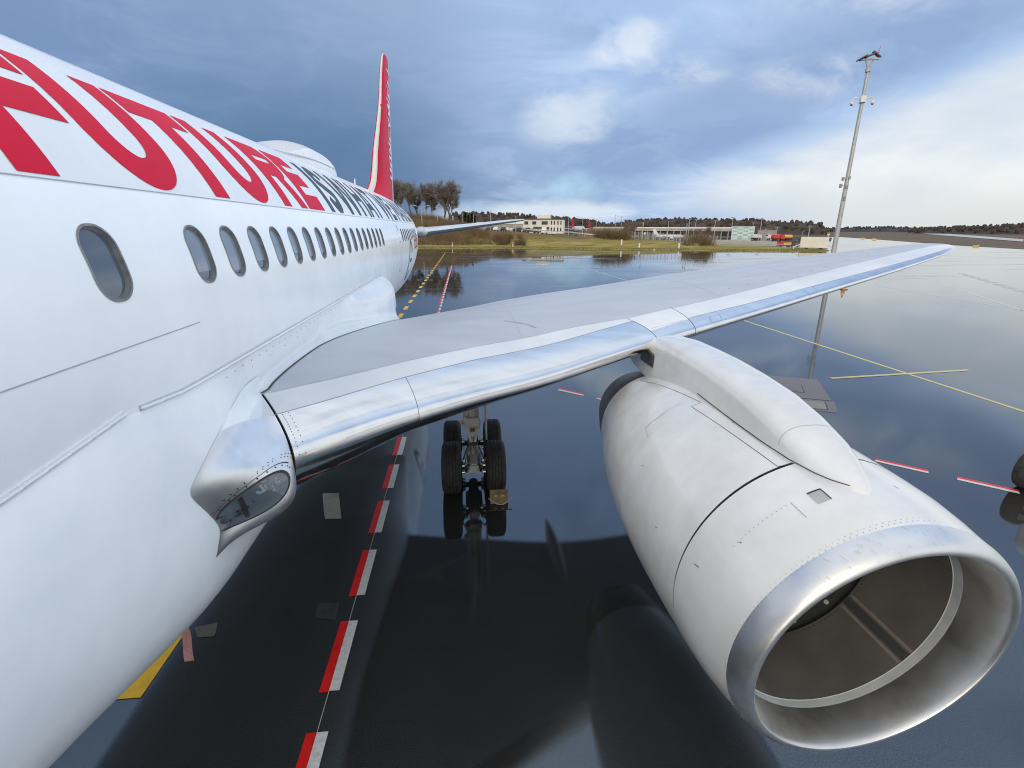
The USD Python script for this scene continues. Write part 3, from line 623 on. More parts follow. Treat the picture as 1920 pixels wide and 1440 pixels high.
# polished root leading edge with the landing light, and the white skin above it
def smooth01_(t): t = np.clip(t, 0, 1); return t * t * (3 - 2 * t)
def herm(L, R, T0, T1, n):
    u = np.linspace(0, 1, n)[:, None, None]; L, R = L[None], R[None]; T0, T1 = np.asarray(T0, float)[None], np.asarray(T1, float)[None]
    return (2 * u ** 3 - 3 * u ** 2 + 1) * L + (u ** 3 - 2 * u ** 2 + u) * T0 + (-2 * u ** 3 + 3 * u ** 2) * R + (u ** 3 - u ** 2) * T1
dR = qd(-.40, float(dband(np.array(2.0))), 34); Rr_ = wp(SX[0](dR) - .012, dR)
Lp = np.array([[1.868, 3.114, 2.776], [1.877, 3.16, 2.851], [1.884, 3.199, 2.954], [1.891, 3.085, 3.144], [1.894, 2.928, 3.382], [1.893, 3.134, 3.482], [1.888, 3.422, 3.58]])
Lp[:, 0] = [wall_x(q[1], q[2]) + .003 for q in Lp]
L_ = PchipInterpolator([0, .22, .42, .56, .72, .85, 1.], Lp)(np.linspace(0, 1, 34)); L_[1:-1] = (L_[:-2] + 2 * L_[1:-1] + L_[2:]) / 4
_v = np.linspace(0, 1, 34)[:, None]; _k = smooth01_(1.15 - 1.3 * _v); _u = np.linspace(0, 1, 30)[:, None, None]
rows = herm(L_, Rr_, np.array([[.06, .80, -.02]]) * _k + np.array([[.06, .74, 0]]) * (1 - _k), np.array([[.10, .85, .0]]) * _k + np.array([[.50, .40, .0]]) * (1 - _k), 30)
rows = rows + (6.75 * _u ** 2 * (1 - _u)) * np.sin(np.pi * np.clip(_v, 0, 1) ** .62)[None] ** 1.2 * np.array([[[.15, -.10, -.04]]])
root_patch = sheet(np.array(rows))
obj('root_leading_edge', root_patch, satin_metal, plane, smooth=True)
# white skin between the body, the polished piece and the wing
dW = np.linspace(float(dband(np.array(2.0))), .96, 16); Rw = wp(SX[0](dW) - .012, dW)
Lp = np.array([L_[-1], [1.868, 3.80, 3.665], [1.825, 4.12, 3.705], [1.792, 4.46, 3.70]])
Lp[1:, 0] = [wall_x(q[1], q[2]) + .003 for q in Lp[1:]]
_t = np.r_[0, np.cumsum(np.linalg.norm(np.diff(Lp, axis=0), axis=1))]; Lw = PchipInterpolator(_t, Lp)(np.linspace(0, _t[-1], 16))
_v = np.linspace(0, 1, 16)[:, None]; _e = (1 - _v) ** 1.5
rows = herm(Lw, Rw, np.array([[.06, .74, 0]]) * _e + np.array([[0, .0, -.20]]) * (1 - _e), np.array([[.50, .40, .0]]) * _e + np.array([[.10, .02, 0]]) * (1 - _e), 20)
obj('root_skin', sheet(np.array(rows)), fairing_white, plane, smooth=True)

# concave fillet from the wing's upper skin up to the body, and the dark seal along its foot
fl, sl_ = [rows[::-1, -1]], [rows[-1, -1] + [.01, .0, .0]]
for s in np.concatenate([np.linspace(4.56, 5.6, 14), np.linspace(5.75, 11.2, 46)]):
    x, z = hitbody(s); r = .065 + .05 * min(1, max(0, (s - 5) / 2)); zl = float(wp(np.array(x + r), np.array(s - float(_w[0](x + r))))[2]) + .004; top_ = z + r * 1.9
    fl.append(np.array([(x + .002 + r * (1 - math.sin(q * math.pi / 2)), s, zl + (top_ - zl) * (1 - math.cos(q * math.pi / 2))) for q in np.linspace(0, 1, 20)]))
    sl_.append((x + r + .010, s, float(wp(np.array(x + r + .010), np.array(s - float(_w[0](x + r + .010))))[2])))
obj('root_fillet', sheet(np.array(fl)), fairing_white, plane, smooth=True)
sl_ = np.array(sl_); obj('root_seal', ribbon(sl_, np.tile([0, 0, 1.], (len(sl_), 1)), .020, .006), seam_dark, plane, smooth=True)

# landing light: rim, lens and two reflectors let into the polished piece
def on_patch(p, n):
    loc, _, _ = root_patch.ray.intersects_location([np.asarray(p) + np.asarray(n) * .8], [-np.asarray(n)], multiple_hits=False)
    return loc[0] if len(loc) else np.asarray(p, float) - 9 * np.asarray(n)
LN = unit([.68, -.70, -.06]); LC0 = V(*(2.055, 3.38, 3.05)); LA = V(*(.31, .35, .12)); LA = unit(LA - np.dot(LA, LN) * LN); LB = np.cross(LN, LA)
def lamp_ring(k, lift):
    return np.array([on_patch(LC0 + LA * (.305 * k * math.cos(a)) + LB * (.125 * k * math.sin(a)), LN) + LN * lift for a in np.linspace(0, 2 * np.pi, 49)])
lamp = X('landing_light', plane)
obj('rim', sheet(np.stack([lamp_ring(1.05, .004), lamp_ring(1.0, .006), lamp_ring(.97, .006)], 1)), seam_dark, lamp)
obj('lens', sheet(np.stack([lamp_ring(k, .0045) for k in (.98, .8, .6, .4, .2, .02)], 1)), mat('lamp_lens', base_color=(.10, .125, .15), roughness=.06, ior=1.6, coat_weight=1., coat_roughness=.02), lamp, smooth=True)
def blobs(k0, k1, a0, a1, n, r, m, name):
    rng = random.Random(3); out = []
    for i in range(n):
        kk = k0 + (k1 - k0) * rng.random(); a = a0 + (a1 - a0) * rng.random(); p = on_patch(LC0 + LA * (.305 * kk * math.cos(a)) + LB * (.125 * kk * math.sin(a)), LN) + LN * .006
        c = trimesh.creation.cylinder(r * (.6 + .7 * rng.random()), .003, sections=7); c.apply_transform(trimesh.geometry.align_vectors([0, 0, 1], LN)); c.apply_translation(p); out.append(c)
    obj(name, cat(out), m, lamp)
blobs(.35, .88, -.1, 1.25, 26, .011, light_glass, 'reflector')
blobs(.2, .8, -3.0, -2.2, 10, .012, seam_dark, 'lamp_bracket')
st = np.array([on_patch(LC0 - LA * .07 + LB * q, LN) + LN * .006 for q in np.linspace(-.1, .1, 12)]); obj('lamp_bracket', ribbon(st, np.tile(LN, (12, 1)), .035, .001), seam_dark, lamp)
cj = np.stack([lamp_ring(1.27, .004), lamp_ring(1.245, .004)], 1)[2:26]; cj = cj[np.linalg.norm(cj - LC0, axis=-1).max(1) < 2]; obj('cover_joint', sheet(cj), seam_dark, lamp)
rr = []
for k, m_, rad in ((1.17, 15, .007), (1.40, 22, .0045), (1.48, 22, .0045)):
    R_ = lamp_ring(k, .001)
    for i in np.linspace(1, 27, m_).astype(int):
        if np.linalg.norm(R_[i] - LC0) > 2: continue
        c = trimesh.creation.cylinder(rad, .004, sections=6); c.apply_transform(trimesh.geometry.align_vectors([0, 0, 1], LN)); c.apply_translation(R_[i]); rr.append(c)
obj('screw_row', cat(rr), seam_dark, lamp, kind='stuff')

# ---- engine
EX, EZ = 6.48, 2.095; AX = (EX, 0, EZ)
eng = X('engine', plane)
SHX = .085
sh = lambda y: np.clip((3.5 - y) / .95, 0, 1)
lipo = [(2.445 + .20 * (1 - math.cos(q)), .955 + .100 * math.sin(q)) for q in np.linspace(0, math.pi / 2, 14)]
lipi = [(2.445 + .34 * (1 - math.cos(q)), .955 - .050 * math.sin(q)) for q in np.linspace(0, math.pi / 2, 12)]
obj('inlet_lip', lathe(lipi[::-1] + lipo[1:], AX, 128, shear=sh), lip_metal, eng, smooth=True)
obj('throat_ring', lathe([(2.784, .9048), (2.79, .904), (2.862, .907), (2.864, .903)], AX, 128, shear=sh), ring_grey, eng, smooth=30)
a0 = -.62
for i, (b0, b1) in enumerate(((a0 + .018, a0 + 2.09), (a0 + 2.11, a0 + 4.18), (a0 + 4.20, a0 + 2 * np.pi - .018))):
    obj('acoustic_liner', lathe([(2.864, .902), (3.2, .905), (3.62, .91), (3.625, .930)], AX, 48, b0, b1, shear=sh), liner_grey, eng, smooth=30)
    e_ = b1 + .01 if i < 2 else a0
    obj('splice_bar', lathe([(2.866, .897), (3.2, .900), (3.62, .905)], AX, 4, a0 + (0, 2.10, 4.19)[i] - .042, a0 + (0, 2.10, 4.19)[i] + .042, shear=sh), splice_mat, eng)
for a_ in (a0 - .075, a0 + .075, a0 + 2.025, a0 + 2.175): obj('splice_edge', lathe([(2.868, .899), (3.2, .9015), (3.60, .9065)], AX, 2, a_ - .016, a_ + .016, shear=sh), worn('splice_edge', (.20, .185, .165), (.25, .235, .215), 30., (.5, .6)), eng)
for a_ in (a0 + 1.05, a0 + 3.14): obj('liner_joint', lathe([(2.868, .900), (3.2, .9025), (3.60, .9075)], AX, 2, a_ - .004, a_ + .004, shear=sh), splice_mat, eng)
obj('liner_rivets', cat([(lambda c: (c.apply_transform(trimesh.geometry.align_vectors([0, 0, 1], [-math.cos(t), 0, -math.sin(t)])), c.apply_translation((EX + .908 * math.cos(t), 3.585, EZ + .908 * math.sin(t))), c)[-1])(trimesh.creation.cylinder(.005, .008, sections=5)) for t in np.linspace(0, 6.26, 140)]), seam_dark, eng, kind='stuff')
obj('fan_case', lathe([(3.625, .945), (4.05, .945)], AX, 96), splice_mat, eng, smooth=30)
bl = []
for k in range(16):
    t = 2 * np.pi * k / 16; c = trimesh.creation.cylinder(.022, .02, sections=8); c.apply_transform(trimesh.geometry.align_vectors([0, 0, 1], [-math.cos(t), 0, -math.sin(t)])); c.apply_translation((EX + .94 * math.cos(t), 3.74, EZ + .94 * math.sin(t))); bl.append(c)
obj('case_bolt', cat(bl), gear_white, eng)
fan_mat = worn('fan_blade', (.10, .10, .105), (.20, .20, .21), 5., (.3, .4), metallic=.8)
for k in range(22):
    t = 2 * np.pi * k / 22; rws = []
    for r in np.linspace(.28, .935, 8):
        tw = .35 + .65 * (r / .935); w = .30
        q = np.linspace(-.5, .5, 5); tang = q * w * math.sin(tw); ax = 3.98 + q * w * math.cos(tw); th = t + tang / r
        rws.append(np.stack([EX + r * np.cos(th), ax, EZ + r * np.sin(th)], -1))
    obj('fan_blade', sheet(np.array(rws)), fan_mat, eng, smooth=True)
obj('spinner', lathe([(3.45, .002), (3.5, .06), (3.62, .15), (3.8, .24), (3.95, .285), (4.1, .29)], AX, 48), fan_mat, eng, smooth=True)
obj('fan_back', lathe([(4.12, .002), (4.12, .945)], AX, 48), seam_dark, eng)
def cowl(name, prof, m=None, **k): obj(name, lathe(prof, AX, 160, **k), m or cowl_white, eng, smooth=25)
cowl('inlet_cowl', [(2.628, 1.053), (2.635, 1.057), (2.8, 1.095), (3.0, 1.128), (3.2, 1.143), (3.3293, 1.149)], shear=sh)
cowl('fan_cowl', [(3.3311, 1.1495), (3.6, 1.158), (3.9, 1.163), (4.2, 1.165), (4.5, 1.161), (4.7693, 1.150)])
cowl('reverser_cowl', [(4.7711, 1.149), (5.1, 1.128), (5.5, 1.090), (5.9, 1.030), (6.3, .945), (6.6, .875), (6.85, .812)])
for a_, b_, r_ in ((3.322, 3.338, 1.1455), (4.762, 4.778, 1.146)): obj('cowl_gap', lathe([(a_, r_), (b_, r_)], AX, 120), seam_dark, eng)
obj('lip_gap', lathe([(2.60, 1.045), (2.66, 1.056)], AX, 120, shear=sh), seam_dark, eng)
obj('exhaust_nozzle', lathe([(6.84, .800), (7.0, .785), (7.25, .735), (7.5, .672), (7.62, .640), (7.6, .625), (7.0, .60)], AX, 96), dark_metal, eng, smooth=30)
obj('exhaust_plug', lathe([(7.0, .34), (7.5, .30), (7.9, .16), (8.1, .003)], AX, 40), dark_metal, eng, smooth=True)
# joints and small things on the cowl
def ept(s, a, lift=0.):
    r = np.interp(s, [2.63, 2.8, 3.0, 3.2, 3.33, 3.6, 3.9, 4.2, 4.5, 4.77, 5.1, 5.5, 5.9, 6.3, 6.6, 6.85], [1.056, 1.095, 1.128, 1.143, 1.149, 1.158, 1.163, 1.165, 1.161, 1.150, 1.128, 1.09, 1.03, .945, .875, .812]) + lift
    s = np.asarray(s, float); x, z = r * np.cos(a), r * np.sin(a); y = s + sh(s) * (-.115 * z + SHX * x); return np.stack([EX + x, y, EZ + z], -1)
def eline(pts, w, m, name, lift=.002):
    q = []
    for (s0_, a0_), (s1_, a1_) in zip(pts, pts[1:]):
        k = max(2, int(20 * (abs(a1_ - a0_) + abs(s1_ - s0_) * .3))); t = np.linspace(0, 1, k); q += [(s0_ + (s1_ - s0_) * u, a0_ + (a1_ - a0_) * u) for u in t]
    q = [q[0]] + [b for a, b in zip(q, q[1:]) if abs(a[0] - b[0]) + abs(a[1] - b[1]) > 1e-6]; q = np.array(q)
    P = ept(q[:, 0], q[:, 1]); N = np.stack([np.cos(q[:, 1]), 0 * q[:, 1] + .02, np.sin(q[:, 1])], -1); obj(name, ribbon(P, N, w, lift), m, eng)
top = math.pi / 2
eline([(3.33, top + .22), (3.36, top + .36), (4.72, top + .40), (4.80, top + .40), (4.80, top + .30), (6.6, top + .42)], .006, seam_dark, 'cowl_joint')
eline([(4.95, top + .62), (5.0, top + .85), (4.78, top + .9)], .005, seam_paint, 'cowl_joint')
eline([(4.98, top + .42), (4.98, top + .85)], .005, seam_paint, 'cowl_joint')
rr = []
for k in range(150):
    a = 2 * np.pi * k / 150
    for s_, r_ in ((2.655, .0036), (2.675, .0030)):
        c = trimesh.creation.cylinder(r_, .002, sections=5); c.apply_transform(trimesh.geometry.align_vectors([0, 0, 1], [math.cos(a), -.1, math.sin(a)])); c.apply_translation(ept(s_, a + (.02 if s_ > 2.66 else 0), .0012)); rr.append(c)
obj('rivet_row', cat(rr), seam_paint, eng, kind='stuff')
# flat vent on the inlet cowl: recess shade painted as grey and dark edges
va, vs_ = top + .335, 2.985
def vq(ds, da, lift): return ept(vs_ + ds, va + da, lift)
def vpatch(a, b, c_, d, lift): return sheet(np.array([[vq(p, q, lift) for q in np.linspace(c_, d, 5)] for p in np.linspace(a, b, 4)]))
obj('vent', vpatch(-.052, .052, -.045, .045, .0018), worn('vent_shade', (.40, .41, .42), (.50, .51, .52), 6., (.4, .5)), eng)
obj('vent_edge_shade', vpatch(.042, .054, -.046, .046, .003), seam_dark, eng); obj('vent_edge_shade', vpatch(-.053, .053, -.048, -.040, .0035), seam_dark, eng)
for s_, a_, l in ((3.15, top + 1.25, .05), (3.8, top + 1.35, .04), (4.5, top + 1.1, .04), (3.0, top + .9, .01), (4.15, top + .28, .03), (2.95, top - .2, .03)):
    eline([(s_, a_), (s_ + l, a_ + .012)], .006, seam_dark, 'drain_slot')
rr = []
for s_, a_ in [(3.12 + .05 * math.cos(t), top + .13 + .05 * math.sin(t)) for t in np.linspace(0, 5.9, 11)] + [(3.02, top + .50 + .035 * k) for k in range(14)] + [(3.02 - .012 * k, top + .50) for k in range(12)] + [(4.2, top + .22 + .05 * k) for k in range(5)]:
    c = trimesh.creation.cylinder(.0045, .002, sections=5); c.apply_transform(trimesh.geometry.align_vectors([0, 0, 1], [math.cos(a_), 0, math.sin(a_)])); c.apply_translation(ept(s_, a_, .0012)); rr.append(c)
obj('rivet_row', cat(rr), seam_paint, eng, kind='stuff')
# chips and scratches on the lip
sc = random.Random(8); out = []
for k in range(60):
    a = top + sc.uniform(-.75, .75); q = sc.uniform(.35, 1.35); L_s = sc.uniform(.012, .05) * (.4 + sc.random())
    P = []
    for u in np.linspace(0, 1, 4):
        qq = min(q + u * L_s * 6, 1.55); yy, r = 2.445 + .20 * (1 - math.cos(qq)), .955 + .100 * math.sin(qq); aa = a + u * L_s * sc.uniform(.1, .5)
        x, z = (r + .001) * math.cos(aa), (r + .001) * math.sin(aa); P.append((EX + x, yy - .115 * z + SHX * x - .001, EZ + z))
    out.append(ribbon(np.array(P), np.tile(unit([math.cos(a), -.6, math.sin(a)]), (4, 1)), sc.uniform(.0008, .0022), .001))
obj('scratch', cat(out), worn('scratch_grey', (.30, .30, .30), (.45, .45, .45), 30., (.4, .6), metallic=.6), eng, kind='stuff')

# ---- pylon
PYL = X('pylon', plane)
ps = np.array([2.80, 2.86, 2.95, 3.10, 3.35, 3.7, 4.1, 4.6, 5.1, 5.6, 6.1, 6.6, 7.0, 7.6, 8.6])
pz = PchipInterpolator(ps, [3.20, 3.235, 3.27, 3.32, 3.40, 3.48, 3.55, 3.59, 3.61, 3.61, 3.60, 3.55, 3.44, 3.36, 3.3])(ps)
pw = PchipInterpolator(ps, [.03, .10, .155, .205, .25, .275, .285, .285, .28, .275, .265, .255, .24, .2, .05])(ps)
pc = PchipInterpolator([2.8, 3.4, 5, 6.5, 8.6], [6.40, 6.44, 6.49, 6.53, 6.6])
sF = np.concatenate([np.linspace(2.80, 3.0, 10), np.linspace(3.05, 8.6, 60)]); P = []
for s in sF:
    zt, w_, c_ = float(np.interp(s, ps, pz)), float(np.interp(s, ps, pw)), float(pc(s)); zb = 2.9
    a = np.linspace(0, np.pi, 21); n_ = 2.5
    up = [(c_ + w_ * math.copysign(abs(math.cos(t)) ** (2 / n_), math.cos(t)), zt - min(.17, zt - 3.02) * (1 - math.sin(t) ** (2 / n_))) for t in a]
    row = [(c_ + w_ * 1.10, zb)] + up + [(c_ - w_ * 1.10, zb)]
    P.append([(x_, s, z_) for x_, z_ in row])
obj('pylon_fairing', sheet(np.array(P)), cowl_white, PYL, smooth=40)
P = np.array(P); k1 = int(np.argmin(abs(sF - 3.52)))
obj('pylon_joint', ribbon(P[k1, 1:-1], np.stack([P[k1, 1:-1, 0] - float(pc(3.52)), 0 * P[k1, 1:-1, 0], P[k1, 1:-1, 2] - 3.2], -1) / .3, .005, .002), seam_paint, PYL)
hp = [(float(pc(s)) - float(np.interp(s, ps, pw)) * 1.06 - .006, s, EZ + math.sqrt(1.166 ** 2 - (float(pc(s)) - float(np.interp(s, ps, pw)) * 1.06 - EX) ** 2) + .004) for s in np.linspace(2.86, 5.0, 40)]
obj('pylon_joint', ribbon(np.array(hp), np.tile([-.3, 0, .95], (40, 1)), .012, .003), seam_dark, PYL)
obj('aft_fairing', box(6.30, 6.75, 3.2, .12, .5, .2, ch=.02), dark_metal, PYL)

# ---- fin
fin = X('fin', plane)
FLE = PchipInterpolator([6.05, 6.5, 6.9, 7.5, 8.25, 9.27, 10.48, 12.88, 13.15], [20.2, 21.9, 22.7, 23.3, 23.89, 24.95, 26.13, 27.95, 28.35])
FTE = PchipInterpolator([5.9, 6.52, 9.35, 12.9, 13.15], [28.9, 29.0, 29.45, 30.2, 30.25])
def fin_pt(z, c, side):
    le, te = FLE(z), FTE(z); t = .11 * (te - le) * .5 * np.where(c < 1, airfoil(c) * 2, 0) ; return np.stack([side * t, le + c * (te - le), z + 0 * c], -1)
zz = np.linspace(6.1, 13.15, 40)
def fpanel(c0, c1, side, z0=6.1, z1=13.15):
    Z, Cc = np.meshgrid(np.linspace(z0, z1, 40), np.sqrt(c0) + (np.sqrt(c1) - np.sqrt(c0)) * np.linspace(0, 1, 24), indexing='ij'); return sheet(fin_pt(Z, Cc ** 2, side))
obj('leading_edge', cat([fpanel(0, .014, 1), fpanel(0, .014, -1)]), worn('fin_white', (.62, .62, .60), (.70, .70, .68), 3., (.3, .4)), fin, smooth=30)
obj('fin_skin', cat([fpanel(.014, .66, 1), fpanel(.014, .66, -1)]), red_paint, fin, smooth=30)
obj('rudder', cat([fpanel(.665, 1, 1), fpanel(.665, 1, -1)]), worn('rudder_pale', (.50, .42, .52), (.60, .50, .60), 2., (.3, .4)), fin, smooth=30)
obj('band', fpanel(0, .015, 1.03, 10.35, 10.5), red_paint, fin)
def fin_decal(shape):
    v, f = trimesh.creation.triangulate_polygon(shape.segmentize(.2), engine='earcut'); c = (v[:, 0] - FLE(v[:, 1])) / (FTE(v[:, 1]) - FLE(v[:, 1])); p = fin_pt(v[:, 1], np.clip(c, .01, .99), 1.) + [.012, 0, 0]; return trimesh.Trimesh(p, f, process=False)
z = 7.25
for ch in 'HONEYWELL':
    w_, h_ = (.82 if ch == 'W' else .50), 1.45
    g = letter(ch, w_, h_, .15) if ch not in 'ONYL' else {'L': lambda: sbox(0, 0, .15, h_).union(sbox(0, 0, w_, .14)), 'O': lambda: sbox(0, 0, w_, h_).buffer(-.2).buffer(.2).difference(sbox(.15, .14, w_ - .15, h_ - .14).buffer(-.08).buffer(.08)), 'N': lambda: unary_union([sbox(0, 0, .14, h_), sbox(w_ - .14, 0, w_, h_), Polygon([(0, h_), (.16, h_), (w_, 0), (w_ - .16, 0)])]), 'Y': lambda: unary_union([sbox(w_ / 2 - .07, 0, w_ / 2 + .07, h_ * .55), Polygon([(0, h_), (.16, h_), (w_ / 2 + .07, h_ * .45), (w_ / 2 - .07, h_ * .45)]), Polygon([(w_, h_), (w_ - .16, h_), (w_ / 2 - .07, h_ * .45), (w_ / 2 + .07, h_ * .45)])])}[ch]()
    g = affinity.rotate(g, 90, origin=(0, 0)); sl0 = float(FLE(z) * .45 + FTE(z) * .55)
    g = affinity.translate(g, sl0 + .75, z)
    for gg in getattr(g, 'geoms', [g]): pass
    obj('letter', cat([fin_decal(q) for q in getattr(g, 'geoms', [g])]), fairing_white, fin); z += w_ + .10
# ---- tailplane (the side in view)
TS = np.array([[.5, 27.6, 4.70, 31.7, .62], [1.6, 28.35, 4.83, 31.95, .50], [4.5, 30.25, 5.19, 32.75, .30], [7.2, 31.95, 5.52, 33.45, .15], [7.5, 32.3, 5.55, 33.5, .09], [7.62, 32.8, 5.565, 33.45, .02]])
tp = X('tailplane', plane); tx = np.concatenate([np.linspace(.5, 7.2, 24), np.linspace(7.25, 7.62, 8)])
def tail_panel(c0, c1):
    f = [PchipInterpolator(TS[:, 0], TS[:, i]) for i in range(1, 5)]; q = np.sign(c0) * math.sqrt(abs(c0)) + (np.sign(c1) * math.sqrt(abs(c1)) - np.sign(c0) * math.sqrt(abs(c0))) * np.linspace(0, 1, 24); c = np.sign(q) * q * q
    Xg, Cg = np.meshgrid(tx, c, indexing='ij'); le, zn, te, t = [g(Xg) for g in f]; a = abs(Cg); return sheet(np.stack([Xg, le + a * (te - le), zn + np.sign(Cg) * airfoil(a) * t], -1))
obj('leading_edge', tail_panel(-.05, .05), polished, tp, smooth=True)
obj('upper_skin', tail_panel(.05, 1.), fairing_white, tp, smooth=True); obj('lower_skin', tail_panel(-1., -.05), worn('tail_under', (.16, .17, .19), (.22, .23, .25), 2., (.3, .4)), tp, smooth=True)
m = trimesh.creation.icosphere(3); m.apply_scale((.36, 1.0, .26)); m.apply_translation((1.42, 28.6, 4.85)); obj('root_fairing', m, fairing_white, tp, smooth=True)

# ---- main landing gear
G = X('main_landing_gear', plane); GX, GY = 3.74, 9.42
def tyre_mesh():
    r, w = .51, .185
    pr = [(-.10, .26), (-.165, .30), (-.185, .37), (-.178, .43), (-.155, .475), (-.125, .498)]
    for k, x0 in enumerate((-.085, -.03, .03, .085)): pr += [(x0 - .010, .508), (x0 - .006, .494), (x0 + .006, .494), (x0 + .010, .508)]
    pr += [(.125, .498), (.155, .475), (.178, .43), (.185, .37), (.165, .30), (.10, .26)]
    return np.array(pr)
for sx in (-1, 1):
    for sy in (-1, 1):
        x_, y_ = GX + sx * .43, GY + sy * .57
        def turn(prof, n=44):
            m = lathe(prof, (0, 0, 0), n); v = np.array(m.vertices); m.vertices = np.c_[v[:, 1] + x_, v[:, 0] + y_, v[:, 2] + .508]; return m
        obj('tyre', turn(tyre_mesh()), rubber, G, smooth=50)
        obj('rim', turn([(sx * .06, .02), (sx * .06, .14), (sx * .02, .16), (sx * .03, .24), (sx * .11, .275), (sx * .10, .26), (-sx * .10, .26), (-sx * .11, .275)]), gear_white, G, smooth=30)
        obj('hub_cap', turn([(sx * .06, .085), (sx * .13, .075), (sx * .16, .05), (sx * .165, .002)], 20), gear_white, G, smooth=30)
        obj('brake', turn([(-sx * .20, .05), (-sx * .20, .17), (-sx * .05, .19)], 28), gear_dark, G, smooth=30)
        for k in range(5):
            a = k * 1.257; obj('brake_piston', tube((x_ - sx * .20, y_ + .12 * math.cos(a), .508 + .12 * math.sin(a)), (x_ - sx * .255, y_ + .12 * math.cos(a), .508 + .12 * math.sin(a)), .028, .024, 8), steel, G)
obj('bogie_beam', cat([tube((GX, GY - .66, .50), (GX, GY + .66, .50), .105, .105, 16), box(GX, GY, .52, .26, .34, .27, ch=.03)]), gear_white, G)
for sy in (-1, 1): obj('axle', tube((GX - .42, GY + sy * .57, .508), (GX + .42, GY + sy * .57, .508), .06, .06, 14), gear_dark, G)
obj('beam_end', cat([box(GX, GY - .69, .50, .19, .06, .17, ch=.02), box(GX, GY - .71, .46, .22, .03, .05)]), gear_white, G)
for sx in (-1, 1):
    obj('brake_rod', tube((GX + sx * .145, GY - .62, .39), (GX + sx * .145, GY + .05, .40), .026, .026, 8), steel, G)
    obj('brake_rod', tube((GX + sx * .15, GY - .66, .60), (GX + sx * .15, GY - .10, .62), .022, .022, 8), steel, G)
    obj('brake_hose', pipe([(GX + sx * .19, GY - .63, .52), (GX + sx * .24, GY - .78, .60), (GX + sx * .20, GY - .72, .74), (GX + sx * .10, GY - .30, .86), (GX + sx * .08, GY - .16, 1.1)], .012, 6), gear_dark, G)
obj('inner_cylinder', tube((GX, GY, .55), (GX - .02, GY + .01, 1.30), .095, .095, 20), steel, G, smooth=40)
obj('outer_cylinder', cat([tube((GX - .02, GY + .01, 1.18), (GX - .06, GY + .06, 2.95), .155, .175, 24), tube((GX - .02, GY + .01, 1.16), (GX - .02, GY + .01, 1.26), .185, .185, 24), tube((GX - .045, GY + .03, 1.85), (GX - .047, GY + .035, 1.95), .195, .195, 24)]), gear_white, G, smooth=40)
for z0_, z1_ in ((1.18, .90), (.62, .90)):
    for sx in (-1, 1): obj('torque_link', tube((GX + sx * .11, GY - .17, z0_), (GX + sx * .03, GY - .36, z1_), .038, .026, 8), gear_white, G)
obj('torque_pin', tube((GX - .07, GY - .36, .90), (GX + .07, GY - .36, .90), .035, .035, 12), gear_dark, G)
for sx in (-1, 1): obj('hydraulic_line', pipe([(GX + sx * .06, GY - .17, 2.6), (GX + sx * .07, GY - .18, 1.3), (GX + sx * .05, GY - .26, 1.0), (GX + sx * .05, GY - .40, .82), (GX + sx * .05, GY - .42, .70)], .011, 6), worn('brass_fitting', (.45, .30, .08), (.6, .42, .13), 20., (.3, .4), metallic=.9), G)
obj('side_brace', cat([tube((GX - .12, GY + .03, 1.92), (GX - 1.05, GY + .12, 2.42), .06, .06, 12), tube((GX - 1.05, GY + .12, 2.42), (GX - 1.9, GY + .2, 2.75), .065, .065, 12), tube((GX - 1.05, GY + .06, 2.42), (GX - .55, GY + .1, 2.85), .04, .04, 10)]), gear_white, G, smooth=30)
obj('drag_strut', tube((GX, GY - .12, 1.75), (GX - .1, GY - 1.2, 2.72), .055, .055, 12), gear_white, G, smooth=30)
obj('gear_door', box(GX + .27, GY - .06, 1.75, .025, .62, 1.55, rz=0, ch=.006), gear_white, G)
obj('steering_box', cat([box(GX, GY - .19, 1.30, .28, .10, .18, ch=.02), box(GX - .15, GY - .2, 1.36, .07, .08, .12, ch=.01), box(GX, GY - .22, 1.05, .22, .06, .10, ch=.01)]), gear_white, G)
obj('amber_tag', box(GX - .20, GY - .22, 1.30, .06, .05, .07, ch=.008), amber, G)

# ================================================================== LOOSE THINGS NEAR THE AIRLINER
def streamer():
    t = X('safety_streamer', loc=(.98, 3.95, 1.50), label='faded pink warning streamer hanging under the belly by the yellow dash', cat='streamer')
    q = np.linspace(0, 1, 14); rows = [[(-.042 + .012 * math.sin(4 * u), .01 * math.sin(6 * u) + .0 * u, -.43 * u), (.042 + .012 * math.sin(4 * u), .012 * math.sin(6 * u + .6), -.43 * u)] for u in q]
    obj('cloth', sheet(np.array(rows)), red_cloth, t, smooth=True)
    obj('cord', pipe([(0, 0, 0), (-.02, 0, .12), (-.01, .02, .45)], .004, 5), red_cloth, t)
    tm = meshkit.text_mesh('REMOVE BEFORE FLIGHT', .030, .001); v = np.array(tm.vertices); tm.vertices = np.c_[v[:, 1] - .012, -.012 + 0 * v[:, 0] - v[:, 2], -v[:, 0] * .78 - .015]; obj('lettering', tm, worn('streamer_white', (.66, .40, .39), (.70, .45, .44), 20., (.7, .8)), t)
streamer()
ck = X('wheel_chock', loc=(4.20, 8.43, 0), label='brown wheel chock with a rope in front of the outer front tyre', cat='chock')
m = trimesh.convex.convex_hull(np.array([(x_, y_, z_) for x_ in (-.17, .17) for y_, z_ in ((-.15, 0), (.13, 0), (.09, .17), (-.02, .22), (-.10, .12))])); obj('block', m, worn('chock_brown', (.16, .11, .06), (.26, .19, .10), 8., (.4, .6), .1, 60.), ck)
for sx in (-.06, .07): obj('reflector', box(sx, -.105, .135, .06, .012, .035, ch=.004), mat('reflector_amber', base_color=(.9, .55, .12), roughness=.2, metallic=.3), ck)
